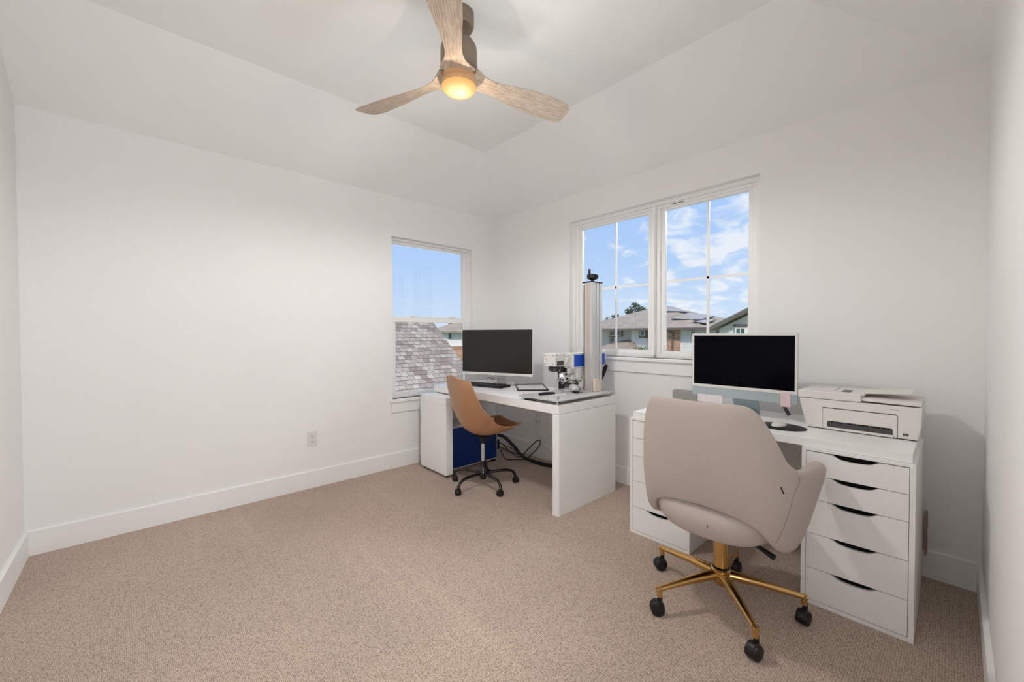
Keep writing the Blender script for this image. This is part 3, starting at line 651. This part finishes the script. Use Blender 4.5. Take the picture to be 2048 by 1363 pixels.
# all-in-one computer
im = thing('desktop_computer', 'slim all-in-one computer with black screen and silver blue chin on the right desk', 'computer', (2.598, -.345, TT))
W = .275; zb, zt = .834-TT, 1.211-TT
MB().box(-W, W, 0, .0115, zb, zt).build('housing', SILV, im, bevel=.003, seg=3)
MB().box(-W+.001, W-.001, -.0012, .001, .888-TT, zt-.001).build('bezel', LGREY, im)
MB().box(-W+.013, W-.013, -.0018, 0, .904-TT, 1.198-TT).build('screen', SCREEN, im)
MB().cyl((0, -.002, 1.2045-TT), (0, -.001, 1.2045-TT), .0022, n=12).build('webcam', BLACKP, im)
MB().prism([(.0115, .16), (.0115, .26), (.03, .26), (.132, .008), (.125, .0)], 'x', -.065, .065).build('stand', SILV, im, bevel=.002)
MB().box(-.065, .065, -.02, .128, 0, .005).build('foot', SILV, im, bevel=.001)
t = MB().box(2.797, 2.842, -.3475, -.3467, .818, .893).build('sticky_note', PINK); tag(t, 'small pink sticky note stuck on the computer chin, half hanging below', 'note')
t = MB().box(2.36, 2.50, -.3475, -.3467, .795, .842).build('paper_slip', PALE); tag(t, 'pale paper slip hanging below the left end of the computer chin', 'note')
t = MB().box(2.13, 2.36, -.21, -.15, TT, .829).build('storage_box', MGREY, bevel=.008); tag(t, 'low grey box standing behind the left end of the all-in-one computer', 'box')
t = MB().box(-.009, .009, -.004, .004, 0, .07).build('marker', DGREY, bevel=.001, M=T(2.79, -.14, TT+.003) @ Matrix.Rotation(math.radians(-28), 4, 'Y'))
tag(t, 'short dark stick leaning behind the pink sticky note', 'stick')
# mouse pad and mouse
t = MB().lathe([(0, 0), (.108, 0), (.110, .0015), (.108, .003), (0, .003)], 56).build('mouse_pad', BLACKR); t.location = (2.835, -.49, TT); t.scale = (1, .84, 1)
tag(t, 'round black mouse pad on the right desk in front of the computer', 'mouse pad')
ms = MB(); G = []
for i in range(13):
    a = i/12*PI; G.append([(.030*math.sin(b)*math.sin(a)*(1-.08*math.cos(a)), -.056*math.cos(a), max(0, .017*math.sin(a)**.7*math.cos(b)) if True else 0) for b in [(-1+2*j/10)*PI/2 for j in range(11)]])
ms.grid(G); ms.bm.faces.new([v for v in []]) if False else None
bmesh.ops.remove_doubles(ms.bm, verts=ms.bm.verts, dist=1e-5)
t = ms.build('computer_mouse', LGREY, sharp=80); t.location = (2.822, -.475, TT+.0035); t.rotation_euler = (0, 0, -.1)
tag(t, 'low white computer mouse on the round black mouse pad', 'mouse')

# ------------------------------------------------------------------ printer
pr = thing('printer', 'white all-in-one printer at the right end of the right desk', 'printer', (3.11, -.245, TT))
Pm = Matrix.Translation((-3.11, .245, -TT))
m = MB(); m.prism([(2.922, TT+.004), (3.322, TT+.004), (3.332, .80), (3.335, .878), (3.33, .884), (2.896, .884), (2.893, .875), (2.900, .84)], 'y', -.395, -.095)
m.build('body', PRN, pr, bevel=.006, M=Pm)
MB().box(2.93, 3.315, -.388, -.10, TT, TT+.004).build('base', GAP, pr, M=Pm)
# front door seam and output slot
m = MB()
m.prism([(2.992, .8465), (3.250, .8465), (3.256, .842), (3.256, .838), (3.250, .8430), (2.990, .8430), (2.9875, .8465)], 'y', -.3955, -.3945)
m.box(2.9875, 2.9885, -.3955, -.3945, TT+.006, .845).box(3.257, 3.2585, -.3955, -.3945, TT+.006, .841)
m.build('door_seam', GAP, pr, M=Pm)
MB().prism([(3.006, .751), (3.242, .751), (3.242, .776), (3.236, .782), (3.012, .782), (3.006, .778)], 'y', -.3958, -.3945).build('output_slot', DGREY, pr, M=Pm)
m = MB()
for i, (a, b) in enumerate(((3.02, 3.03), (3.04, 3.065), (3.085, 3.115), (3.12, 3.16), (3.168, 3.20), (3.207, 3.235))): m.box(a, b, -.3964, -.3956, .7745, .7815)
m.build('slot_roller', DARKGAP, pr, M=Pm)
MB().box(3.006, 3.244, -.402, -.39, TT+.004, .753).build('paper_tray', PRN, pr, bevel=.002, M=Pm)
lg = MB().box(3.275, 3.293, -.3962, -.3945, .756, .767).build('badge', DGREY, pr, M=Pm)
MB().box(3.279, 3.290, -.3966, -.3960, .7605, .7625).build('badge_mark', MGREY, lg, M=Pm)
MB().box(3.232, 3.262, -.3956, -.3945, .8655, .868).build('lettering', MGREY, pr, M=Pm)
lid = rbox(MB(), 2.884, 3.132, -.398, -.09, .8855, .922, .012, (0, 3)).build('scanner_lid', PRN, pr, bevel=.005, M=Pm)
MB().box(2.91, 3.02, -.33, -.12, .922, .926).build('lid_pad', PRN, lid, bevel=.002, M=Pm)
MB().box(3.05, 3.085, -.335, -.24, .9222, .9228).build('feed_slot', DGREY, lid, M=Pm)
m = MB(); m.prism([(3.132, .892), (3.333, .888), (3.333, .903), (3.32, .905), (3.132, .906)], 'y', -.388, -.10); m.build('output_tray', PRN, pr, bevel=.003, M=Pm)
m = MB(); m.prism([(3.125, .9185), (3.30, .936), (3.30, .939), (3.125, .9235)], 'y', -.33, -.13); m.build('document_tray', PRN, pr, bevel=.001, M=Pm)
MB().box(3.12, 3.14, -.37, -.10, .912, .924).build('tray_hinge', PRN, pr, bevel=.002, M=Pm)

# ------------------------------------------------------------------ chairs
def caster(m, x, y, h, wr, ang, fat=1.):
    # twin wheels under a hood; ang = rolling direction
    Q = T(x, y, 0, ang)
    for s in (-1, 1):
        m.lathe([(0, -.008), (wr*.55, -.009), (wr*.96, -.006), (wr, 0), (wr*.96, .006), (wr*.55, .009), (0, .008)], 24, M=Q @ Matrix.Translation((-.008, s*.0125*fat, wr)) @ Matrix.Rotation(PI/2, 4, 'X'))
    m.lathe([(0, -.014*fat), (wr*.85, -.014*fat), (wr*1.05, -.009*fat), (wr*1.09, 0), (wr*1.05, .009*fat), (wr*.85, .014*fat), (0, .014*fat)], 24, M=Q @ Matrix.Translation((-.008, 0, wr*1.08)) @ Matrix.Rotation(PI/2, 4, 'X'))
    m.cyl(Q @ Vector((.004, 0, wr*1.2)), Q @ Vector((.004, 0, h)), .010, n=12)

# cream office chair
ch = thing('office_chair', 'cream fabric swivel armchair with gold five-star base at the right desk', 'chair', (2.726, -.965, 0))
GA = [170, 241, 312, 23, 97]
MB().lathe([(0, .085), (.022, .085), (.03, .095), (.036, .11), (.041, .125), (.041, .158), (.036, .163), (0, .163)], 32).build('hub', GOLD, ch)
MB().lathe([(0, .155), (.036, .155), (.036, .166), (.031, .170), (0, .170)], 32).build('collar', BLACKM, ch)
MB().cyl((0, 0, .165), (0, 0, .37), .030, n=32).build('column', GOLD, ch)
for i, a in enumerate(GA):
    A = math.radians(a); d = Vector((math.cos(A), math.sin(A), 0)); R = .312
    Q = Matrix.Rotation(A, 4, 'Z')
    m = MB(); prof = []
    st = [(.025, .134, .024, .021), (.05, .134, .024, .021), (.15, .128, .0185, .017), (R-.02, .112, .0125, .0105), (R+.010, .109, .0115, .009)]
    G = []
    for (x, z, hw, hh) in st:
        G.append([Q @ Vector((x, hw*math.cos(b)*(1 if abs(math.cos(b)) < .95 else .97), z+hh*math.sin(b))) for b in [2*PI*k/14 for k in range(15)]])
    V = m.grid(G); m.bm.faces.new(V[-1][:-1]); m.bm.faces.new(V[0][:-1][::-1])
    bmesh.ops.remove_doubles(m.bm, verts=m.bm.verts, dist=1e-5)
    m.cyl(d*(R-.002)+Vector((0, 0, .118)), d*(R-.002)+Vector((0, 0, .078)), .0115, n=20)
    leg = m.build('leg', GOLD, ch)
    m = MB(); caster(m, d.x*R, d.y*R, .085, .029, math.radians([60, 40, 75, 80, 100][i]), 1.15); m.build('caster', BLACKP, leg)
MB().box(-.09, .09, -.11, .11, .335, .352).build('seat_plate', BLACKP, ch)
MB().tube([(.09, -.02, .338), (.17, -.05, .332), (.225, -.07, .322)], lambda q: .006+.006*q, n=10).build('tilt_lever', BLACKP, ch)
# seat bowl
def superring(rx, ry, z, n=28, e=2.6, oy=0):
    P = []
    for k in range(n):
        a = 2*PI*k/n; c, s = math.cos(a), math.sin(a)
        P.append((rx*abs(c)**(2/e)*(1 if c > 0 else -1), oy+ry*abs(s)**(2/e)*(1 if s > 0 else -1), z))
    return P
m = MB(); rings = [superring(*q) for q in ((.08, .08, .340), (.18, .18, .352), (.225, .235, .382), (.246, .262, .425), (.25, .268, .465), (.236, .254, .496), (.18, .20, .508), (.08, .08, .510))]
V = [[m.bm.verts.new(p) for p in r] for r in rings]
for A, B in zip(V, V[1:]):
    for k in range(28): m.bm.faces.new([A[k], A[(k+1) % 28], B[(k+1) % 28], B[k]])
m.bm.faces.new(V[0][::-1]); m.bm.faces.new(V[-1])
seat = m.build('seat', CREAM, ch, sub=1)
MB().lathe([(0, 0), (.0035, 0), (.003, .0008), (0, .001)], 10, M=Matrix.Translation((.05, -.277, .452)) @ Matrix.Rotation(PI/2, 4, 'X')).build('stain', DGREY, seat)
# back and arm shell
PL = [(0, (0, -.272)), (.16, (.13, -.268)), (.30, (.225, -.240)), (.42, (.278, -.180)), (.54, (.300, -.095)), (.66, (.310, 0)), (.80, (.322, .11)), (1, (.330, .245))]
TOPZ = [(0, .935), (.16, .935), (.255, .930), (.33, .885), (.42, .790), (.50, .715), (.58, .675), (.70, .655), (.85, .652), (1, .650)]
BOTZ = [(0, .510), (.16, .503), (.26, .482), (.34, .446), (.41, .408), (.52, .372), (.60, .352), (.68, .342), (.76, .372), (.86, .46), (1, .590)]
def plan(t):
    s = 1 if t >= 0 else -1; t = abs(t)
    return Vector((s*interp([(a, b[0]) for a, b in PL], t), interp([(a, b[1]) for a, b in PL], t), 0))
nu, nv = 44, 9; O = []; I = []
for i in range(nu+1):
    t = -1+2*i/nu; at = abs(t); p = plan(t); d = (plan(min(1, t+.02))-plan(max(-1, t-.02))).normalized(); nrm = Vector((-d.y, d.x, 0))
    zt, zb = interp(TOPZ, at), interp(BOTZ, at); zt -= 0
    th = interp([(0, .050), (.3, .048), (.5, .055), (.7, .070), (1, .075)], at)
    ro, ri = [], []
    for j in range(nv+1):
        v = j/nv; z = zb+(zt-zb)*v
        q = p.copy(); q.z = z
        bk = max(0, 1-at/.5)
        q.y -= (z-.66)*.20*bk                       # recline
        low = max(0, (.56-z)/.2); q.x *= 1-.06*low; q.y *= 1-.08*low*(1 if q.y < 0 else .3)
        if at > .5: q.x += (1 if t > 0 else -1)*.016*max(0, (z-.56)/.12)
        e = 1 - abs(2*v-1)**4*.30
        o_ = q+(-nrm if True else nrm)*0
        bulge = .012*math.sin(PI*v)*bk
        ro.append(q-nrm*bulge+nrm*(th*.5*(1-e))); ri.append(q+nrm*(th*(.5+.5*e)))
    O.append(ro); I.append(ri)
m = MB(); VO = m.grid(O); VI = m.grid(I)
def mid(a, b, up): 
    c = (Vector(a)+Vector(b))/2; c.z += up; return c
T1 = [m.bm.verts.new(mid(O[i][-1], I[i][-1], .012)) for i in range(nu+1)]
B1 = [m.bm.verts.new(mid(O[i][0], I[i][0], -.010)) for i in range(nu+1)]
for i in range(nu):
    m.bm.faces.new([VO[i][-1], VO[i+1][-1], T1[i+1], T1[i]]); m.bm.faces.new([T1[i], T1[i+1], VI[i+1][-1], VI[i][-1]])
    m.bm.faces.new([VO[i][0], VO[i+1][0], B1[i+1], B1[i]]); m.bm.faces.new([B1[i], B1[i+1], VI[i+1][0], VI[i][0]])
for i, s in ((0, -1), (nu, 1)):
    E = [m.bm.verts.new((Vector(O[i][j])+Vector(I[i][j]))/2+Vector((0, .022*math.sin(PI*(j+.5)/(nv+1)), 0))) for j in range(nv+1)]
    for j in range(nv): m.bm.faces.new([VO[i][j], VO[i][j+1], E[j+1], E[j]]); m.bm.faces.new([E[j], E[j+1], VI[i][j+1], VI[i][j]])
    m.bm.faces.new([VO[i][-1], T1[i], VI[i][-1], E[-1]]); m.bm.faces.new([VO[i][0], B1[i], VI[i][0], E[0]])
back = m.build('back_and_arms', CREAM, ch, sub=1)
def surf(t, v, off=.001):
    i = (t+1)/2*nu; i0 = min(nu-1, int(i)); f = i-i0; j = v*nv; j0 = min(nv-1, int(j)); g = j-j0
    P = lambda a, b: Vector(O[a][b])
    q = (P(i0, j0)*(1-g)+P(i0, j0+1)*g)*(1-f)+(P(i0+1, j0)*(1-g)+P(i0+1, j0+1)*g)*f
    d = (P(i0+1, j0)-P(i0, j0)).normalized(); n = Vector((d.y, -d.x, 0)); return q+n*off
for s in (-1, 1):
    MB().tube([surf(s*(.40+.16*v), .02+.93*v, .0004) for v in [k/12 for k in range(13)]], .0011, n=6, smooth=0).build('seam', mat('cream_thread', (160, 142, 130), .9), back)
MB().tube([surf(.405, .60, .0006), surf(.413, .585, .0006), surf(.425, .575, .0004)], .0022, n=6, smooth=0).build('tear', DARKGAP, back)

# tan shell chair
RZ = math.radians(-13)
c1 = thing('shell_chair', 'tan moulded shell swivel chair with black five-star base at the left desk', 'chair', (.89, -.865, 0), RZ)
MB().lathe([(0, .055), (.022, .055), (.026, .065), (.034, .085), (.034, .11), (.024, .125), (.0235, .20), (0, .20)], 28).build('base_tube', BLACKM, c1)
MB().cyl((0, 0, .165), (0, 0, .352), .0145, n=24).build('gas_lift', mat('satin_steel', (206, 204, 202), .45, .5), c1)
MB().lathe([(0, .34), (.02, .34), (.022, .385), (.05, .392), (.055, .40), (0, .40)], 24).build('swivel_mount', BLACKP, c1)
MB().tube([(.03, .02, .392), (.10, .06, .375), (.19, .12, .34), (.235, .15, .325)], .004, n=8).build('height_lever', BLACKP, c1)
for i, a in enumerate((206, 277, 351, 63, 135)):
    A = math.radians(a)-RZ; d = Vector((math.cos(A), math.sin(A), 0)); R = .265
    m = MB(); m.tube([d*.02+Vector((0, 0, .098)), d*.08+Vector((0, 0, .105)), d*.16+Vector((0, 0, .108)), d*.215+Vector((0, 0, .103)), d*.25+Vector((0, 0, .086)), d*.264+Vector((0, 0, .06)), d*.266+Vector((0, 0, .045))], .0115, n=14)
    leg = m.build('leg', BLACKM, c1)
    m = MB(); caster(m, d.x*R, d.y*R, .055, .0235, A+[.6, 1.2, .3, 2., .8][i]); m.build('caster', BLACKP, leg)
# shell surface
CL = [(0, (-.268, .886)), (.14, (-.255, .788)), (.28, (-.228, .665)), (.40, (-.195, .560)), (.50, (-.140, .468)), (.60, (-.060, .425)), (.72, (.045, .418)), (.85, (.150, .440)), (.94, (.225, .472)), (1, (.262, .488))]
HWd = [(0, .222), (.05, .247), (.14, .260), (.32, .262), (.5, .256), (.68, .243), (.85, .228), (.95, .205), (1, .175)]
LIFT = [(0, .062), (.15, .075), (.3, .10), (.45, .150), (.55, .165), (.7, .105), (.85, .060), (1, .018)]
def shell_pt(u, v, off=0.):
    f = interp([(a, b[0]) for a, b in CL], v); z = interp([(a, b[1]) for a, b in CL], v)
    f1 = interp([(a, b[0]) for a, b in CL], min(1, v+.02)); z1 = interp([(a, b[1]) for a, b in CL], min(1, v+.02))
    f0 = interp([(a, b[0]) for a, b in CL], max(0, v-.02)); z0_ = interp([(a, b[1]) for a, b in CL], max(0, v-.02))
    t = Vector((0, f1-f0, z1-z0_)).normalized(); n = Vector((0, -t.z, t.y))  # towards the sitter
    if n.y+n.z < 0: n = -n
    hw = interp(HWd, v); L = interp(LIFT, v)
    au = abs(u)
    p = Vector((hw*(u-.06*u**3 if True else u), f, z))+n*(L*au**2.6)
    if v < .25: p.z += .010*(1-v/.25)*math.cos(au*PI*1.35)-.02*(1-v/.25)*au**4
    return p+n*off
nu1, nv1 = 24, 40
G = [[shell_pt(-1+2*i/nu1, j/nv1) for i in range(nu1+1)] for j in range(nv1+1)]
m = MB(); m.grid(G); sh = m.build('shell', TAN, c1, solid=.009, bevel=0, sharp=180)
q = sh.modifiers.new('bevel', 'BEVEL'); q.width = .003; q.segments = 2; q.limit_method = 'ANGLE'
# seat cushion
m = MB(); A = []; B = []
for j in range(17):
    v = .52+.44*j/16
    A.append([shell_pt((-1+2*i/16)*.86, v, .006) for i in range(17)]); B.append([shell_pt((-1+2*i/16)*.86, v, .006+.034*(1-abs(-1+2*i/16)**4)*(math.sin(PI*min(1, max(0, (j)/16)))**.5)) for i in range(17)])
VA = m.grid(A); VB = m.grid(B); bmesh.ops.remove_doubles(m.bm, verts=m.bm.verts, dist=1e-5)
m.build('seat_cushion', TANC, c1, sharp=180)

# ------------------------------------------------------------------ outside: neighbouring roofs and houses
SHING = brick_mat('roof_shingles', (150, 144, 134), (112, 98, 92), (70, 62, 58), .17, .086, .005, axis='YZ', bump=.4, offset=.37)
ROOFF = mat('far_shingles', (148, 134, 120), .9, col2=(126, 113, 100), vscale=1.2)
SIDING = brick_mat('lap_siding', (220, 216, 210), (220, 216, 210), (186, 182, 176), 30, .19, .012, axis='XZ', bump=.1)
PWALL = mat('pale_render', (222, 219, 214), .85, var=.02)
TAUPE = mat('taupe_trim', (92, 86, 78), .7)
BRICK = brick_mat('tan_brick', (190, 140, 108), (150, 100, 74), (180, 162, 142), .42, .14, .02, axis='XZ')
HGLASS = mat('dark_green_glass', (70, 96, 92), .15, var=.2, vscale=2)
SOLAR = mat('solar_panel_glass', (140, 134, 132), .6, var=.06, vscale=1.5)
SOLARF = mat('solar_frame', (26, 27, 32), .4)
BUSHM = mat('bush_leaves', (96, 122, 62), .8, col2=(60, 82, 40), vscale=3)
TREEM = mat('tree_leaves', (60, 78, 48), .8, col2=(40, 54, 34), vscale=2)

# near gable roof beyond the single window (ridge runs along Y, slope faces us)
ng = thing('neighbour_roof', 'near grey shingled roof slope filling the lower pane of the single window', 'roof', (-5.6, .8, 0))
Nm = Matrix.Translation((5.6, -.8, 0))
sl = .75; zr = 1.60; xr = -6.78
m = MB(); A = math.atan(sl)
m.prism([(xr, zr), (xr+4.3, zr-4.3*sl), (xr+4.3, zr-4.3*sl-.12), (xr, zr-.12), (xr-4.3, zr-4.3*sl-.12), (xr-4.3, zr-4.3*sl)], 'y', -6., 3.36)
m.build('roof_slope', SHING, ng, M=Nm)
m = MB(); m.prism([(xr, zr-.2), (xr+3.9, zr-3.9*sl-.2), (xr+3.9, -4.2), (xr-3.9, -4.2), (xr-3.9, zr-3.9*sl-.2)], 'y', -5.8, 3.1)
m.build('gable_wall', BRICK, ng, M=Nm)

def win(parent, x0, x1, z0, z1, y, trim=None, M=None, ax='y'):
    if ax == 'y':
        f = MB(); frame_rect(f, 'y', y-.10, y, x0, x1, z0, z1, .07); f = f.build('window', PWALL, parent, M=M)
        MB().box(x0+.06, x1-.06, y-.06, y-.02, z0+.06, z1-.06).build('pane', HGLASS, f, M=M)
        m = MB(); m.box((x0+x1)/2-.02, (x0+x1)/2+.02, y-.08, y-.05, z0+.05, z1-.05); m.build('glazing_bar', PWALL, f, M=M)
    return f

# main house across (walls at y=30)
hs = thing('house', 'large house with brown hip roof and tan brick bay seen through the twin windows', 'house', (-15, 34, -3.5))
Hm = Matrix.Translation((15, -34, 3.5))
MB().box(-25., -14.74, 31.2, 42, -3.5, 1.52).build('white_wall', PWALL, hs, M=Hm)
MB().box(-16.5, -14.76, 30.2, 31.2, -3.5, 1.50).build('projecting_wall', PWALL, hs, M=Hm)
MB().box(-14.74, -11.84, 29.9, 42, -3.5, 1.52).build('brick_wall', BRICK, hs, M=Hm)
MB().box(-11.84, -8.6, 30.0, 42, -3.5, 1.54).build('siding_wall', SIDING, hs, M=Hm)
MB().cyl((-12.39, 29.82, -3.4), (-12.39, 29.82, 1.25), .05, n=10).cyl((-12.39, 29.82, 1.25), (-12.9, 29.7, 1.48), .05, n=10).build('downpipe', TAUPE, hs, M=Hm)
def hip(m, x0, x1, y0, y1, ze, rx0, rx1, ry, zr, th=.18):
    V = [m.bm.verts.new(p) for p in ((x0, y0, ze), (x1, y0, ze), (x1, y1, ze), (x0, y1, ze), (rx0, ry, zr), (rx1, ry, zr))]
    W_ = [m.bm.verts.new((v.co.x, v.co.y, ze-th)) for v in V[:4]]
    for f in ((0, 1, 5, 4), (1, 2, 5), (2, 3, 4, 5), (3, 0, 4)): m.bm.faces.new([V[i] for i in f])
    for i in range(4): m.bm.faces.new([V[i], V[(i+1) % 4], W_[(i+1) % 4], W_[i]])
    m.bm.faces.new(W_[::-1])
m = MB(); hip(m, -22.6, -9.6, 29.3, 42.7, 1.70, -16.9, -16.0, 36, 3.98); m.build('hip_roof', ROOFF, hs, M=Hm)
m = MB(); hip(m, -27.5, -19.6, 29.5, 41.5, 1.69, -24.2, -23.6, 35.5, 2.62); m.build('left_roof', ROOFF, hs, M=Hm)
m = MB(); hip(m, -17.5, -8.0, 29.35, 42.5, 1.71, -14.0, -11.9, 36.2, 2.86); m.build('right_roof', ROOFF, hs, M=Hm)
MB().box(-27.5, -8.2, 29.28, 29.42, 1.50, 1.68).build('fascia', TAUPE, hs, M=Hm)
# solar arrays lying on the front slope of the roofs
def on_slope(p, nrm_up=.10):
    return p
def slab(m, P, th=.06):
    V = [m.bm.verts.new(p) for p in P]; U = [m.bm.verts.new(Vector(p)-Vector((0, 0, th))) for p in P]; n = len(P)
    m.bm.faces.new(V); m.bm.faces.new(U[::-1])
    for i in range(n): m.bm.faces.new([V[i], V[(i+1) % n], U[(i+1) % n], U[i]])
def zr_right(x, y):   # height of front/right roof planes at x,y (right_roof and hip_roof)
    f1 = 1.71+(y-29.35)/(36.2-29.35)*(2.86-1.71); s1 = 1.71+(-8.0-x)/(-8.0+11.9)*(2.86-1.71)
    f2 = 1.70+(y-29.3)/(36-29.3)*(3.98-1.70); s2 = 1.70+(-9.6-x)/(-9.6+16.0)*(3.98-1.70)
    return max(min(f1, s1), min(f2, s2))
for (xa, xb, ya, yb) in ((-13.2, -10.9, 31.2, 34.6), (-10.9, -9.9, 30.2, 32.2), (-15.3, -13.4, 33.6, 35.4)):
    P = [Vector((x, y, zr_right(x, y)+.17)) for x, y in ((xa, ya), (xb, ya), (xb, yb), (xa, yb))]
    zc = sum(p.z for p in P)/4
    m = MB(); slab(m, P, .07); f = m.build('solar_frame', SOLARF, hs, M=Hm)
    cx = sum((p for p in P), Vector())/4
    m = MB(); slab(m, [cx+(p-cx)*.97+Vector((0, 0, .015)) for p in P], .03); m.build('solar_panel', SOLAR, f, M=Hm)
# windows
MB().box(-19.42, -18.0, 31.02, 31.18, .92, 1.52).box(-19.42, -18.64, 31.02, 31.18, .25, .92).build('window_surround', TAUPE, hs, M=Hm @ Matrix.Identity(4))
for (a, b, c_, d_) in ((-19.33, -18.76, .98, 1.48), (-18.66, -18.09, .98, 1.48), (-19.33, -18.76, .34, .84)):
    f = MB(); frame_rect(f, 'y', 30.94, 31.04, a, b, c_, d_, .06); f = f.build('window', PWALL, hs, M=Hm)
    MB().box(a+.05, b-.05, 30.98, 31.02, c_+.05, d_-.05).build('pane', HGLASS, f, M=Hm)
MB().box(-15.65, -14.9, 30.06, 30.18, .85, 1.49).build('window_surround', TAUPE, hs, M=Hm)
f = MB(); frame_rect(f, 'y', 29.98, 30.08, -15.52, -15.03, .97, 1.46, .06); f = f.build('window', PWALL, hs, M=Hm)
MB().box(-15.46, -15.09, 30.0, 30.05, 1.03, 1.40).build('pane', HGLASS, f, M=Hm)
for xx in (-10.98, -9.1):
    f = MB(); frame_rect(f, 'y', 29.9, 30.0, xx, xx+.42, 1.0, 1.42, .06); f = f.build('window', PWALL, hs, M=Hm)
    MB().box(xx+.05, xx+.37, 29.92, 29.98, 1.05, 1.37).build('pane', HGLASS, f, M=Hm)
# low garage roof in front of the house
m = MB(); hip(m, -20.6, -14.9, 27.2, 31.3, -.55, -17.4, -16.6, 30.6, .62); m.build('garage_roof', ROOFF, hs, M=Hm)
MB().box(-20.2, -15.2, 27.7, 31.2, -3.5, -.6).build('garage_wall', PWALL, hs, M=Hm)

# right hand gabled house
h2 = thing('house', 'white gabled house with dark roof edge at the right side of the twin windows', 'house', (-3, 28, -3.5))
Gm = Matrix.Translation((3, -28, 3.5))
MB().prism([(-6.65, -3.5), (2.6, -3.5), (2.6, 1.45), (-2.0, 3.2), (-4.8, 2.42), (-6.65, 1.5)], 'y', 24.2, 34).build('gable_wall', PWALL, h2, M=Gm)
MB().prism([(-7.0, 1.42), (-4.85, 2.52), (-2.0, 3.30), (3.0, 1.4), (3.0, 1.58), (-2.0, 3.50), (-4.85, 2.74), (-7.0, 1.64)], 'y', 23.6, 34.4).build('roof', ROOFF, h2, M=Gm)
MB().prism([(-7.02, 1.36), (-4.85, 2.46), (-2.0, 3.25), (3.0, 1.35), (3.0, 1.56), (-2.0, 3.46), (-4.85, 2.68), (-7.02, 1.58)], 'y', 23.54, 23.6).build('barge_board', TAUPE, h2, M=Gm)
win(h2, -5.70, -5.10, .35, 1.58, 24.2, M=Gm)
MB().box(-5.78, -5.02, 24.05, 24.2, 1.62, 1.76).build('window_lintel', TAUPE, h2, M=Gm)

# house seen beyond the near roof through the single window (faces +X)
h3 = thing('house', 'pale house with brown roof just visible beyond the near shingled roof', 'house', (-33, 21, -3.5))
Jm = Matrix.Translation((33, -21, 3.5))
MB().box(-33, -30, 19.3, 26, .0, 1.45).build('upper_wall', PWALL, h3, M=Jm)
MB().box(-33, -29.9, 19.3, 26, -3.5, 0).build('brick_wall', BRICK, h3, M=Jm)
m = MB(); hip(m, -33.2, -29.4, 18.9, 26.6, 1.50, -31.6, -31.4, 22.5, 2.75); m.build('hip_roof', ROOFF, h3, M=Jm)
f = MB().box(-30.05, -29.95, 19.45, 19.7, .75, 1.30).build('window', HGLASS, h3, M=Jm)

# vegetation: clumps of small leaves
def leaves(m, c, r, n, s):
    for k in range(n):
        d = Vector((random.gauss(0, 1), random.gauss(0, 1), random.gauss(0, 1))).normalized()*(r*random.random()**.4)
        p = Vector(c)+Vector((d.x, d.y, d.z*.75)); a = Vector((random.gauss(0, 1), random.gauss(0, 1), random.gauss(0, 1))).normalized(); b = a.orthogonal().normalized(); q = a.cross(b)
        V = [m.bm.verts.new(p+b*s), m.bm.verts.new(p+q*s*.5), m.bm.verts.new(p-b*s), m.bm.verts.new(p-q*s*.5)]
        m.bm.faces.new(V)
def tree(name, label, cat, base, blobs, trunk, M_, s, n):
    t = thing(name, label, cat, base)
    m = MB()
    for c, r in blobs: leaves(m, c, r, n, s)
    m.build('foliage', M_, t)
    m = MB(); m.tube([(0, 0, 0), (.05, 0, trunk*.5), (0, .1, trunk)], lambda q: .16*(1-.6*q), n=8)
    for c, r in blobs: m.tube([(0, .05, trunk*.8), Vector(c)*.97], lambda q: .05*(1-.6*q), n=6, smooth=3)
    m.build('trunk', mat('bark', (96, 84, 72), .9), t)
    return t
tree('shrub', 'bright green bush in front of the brick wall outside the twin windows', 'bush', (-12.9, 25.6, -3.5), [((0, 0, 3.3), .65), ((-.5, 0, 3.0), .5), ((.5, .1, 2.9), .6), ((0, 0, 2.4), .8)], 2.6, BUSHM, .09, 260)
tree('distant_tree', 'dark green tree top rising behind the brown hip roof', 'tree', (-25.5, 46, -3.5), [((0, 0, 8.3), .75), ((.9, 0, 7.9), .6), ((-.9, 0, 7.7), .6), ((1.6, .2, 7.2), .6), ((-3.0, 0, 6.9), .7), ((-4.2, 0, 6.4), .8), ((0, 0, 7.2), 1.0)], 7.2, TREEM, .16, 160)
tree('distant_tree', 'dark leafy tree top above the pale house roof seen through the single window', 'tree', (-42, 30, -3.5), [((0, 0, 6.5), .7), ((1, .8, 6.2), .7), ((-.5, -1.6, 6.4), .7), ((0, 2, 6.2), .7)], 6.0, TREEM, .18, 150)
struct(MB().box(-90, 60, -60, 120, -3.7, -3.5).build('floor_outdoor_lawn', mat('lawn', (110, 122, 80), .95, col2=(90, 104, 66), vscale=1.5)))
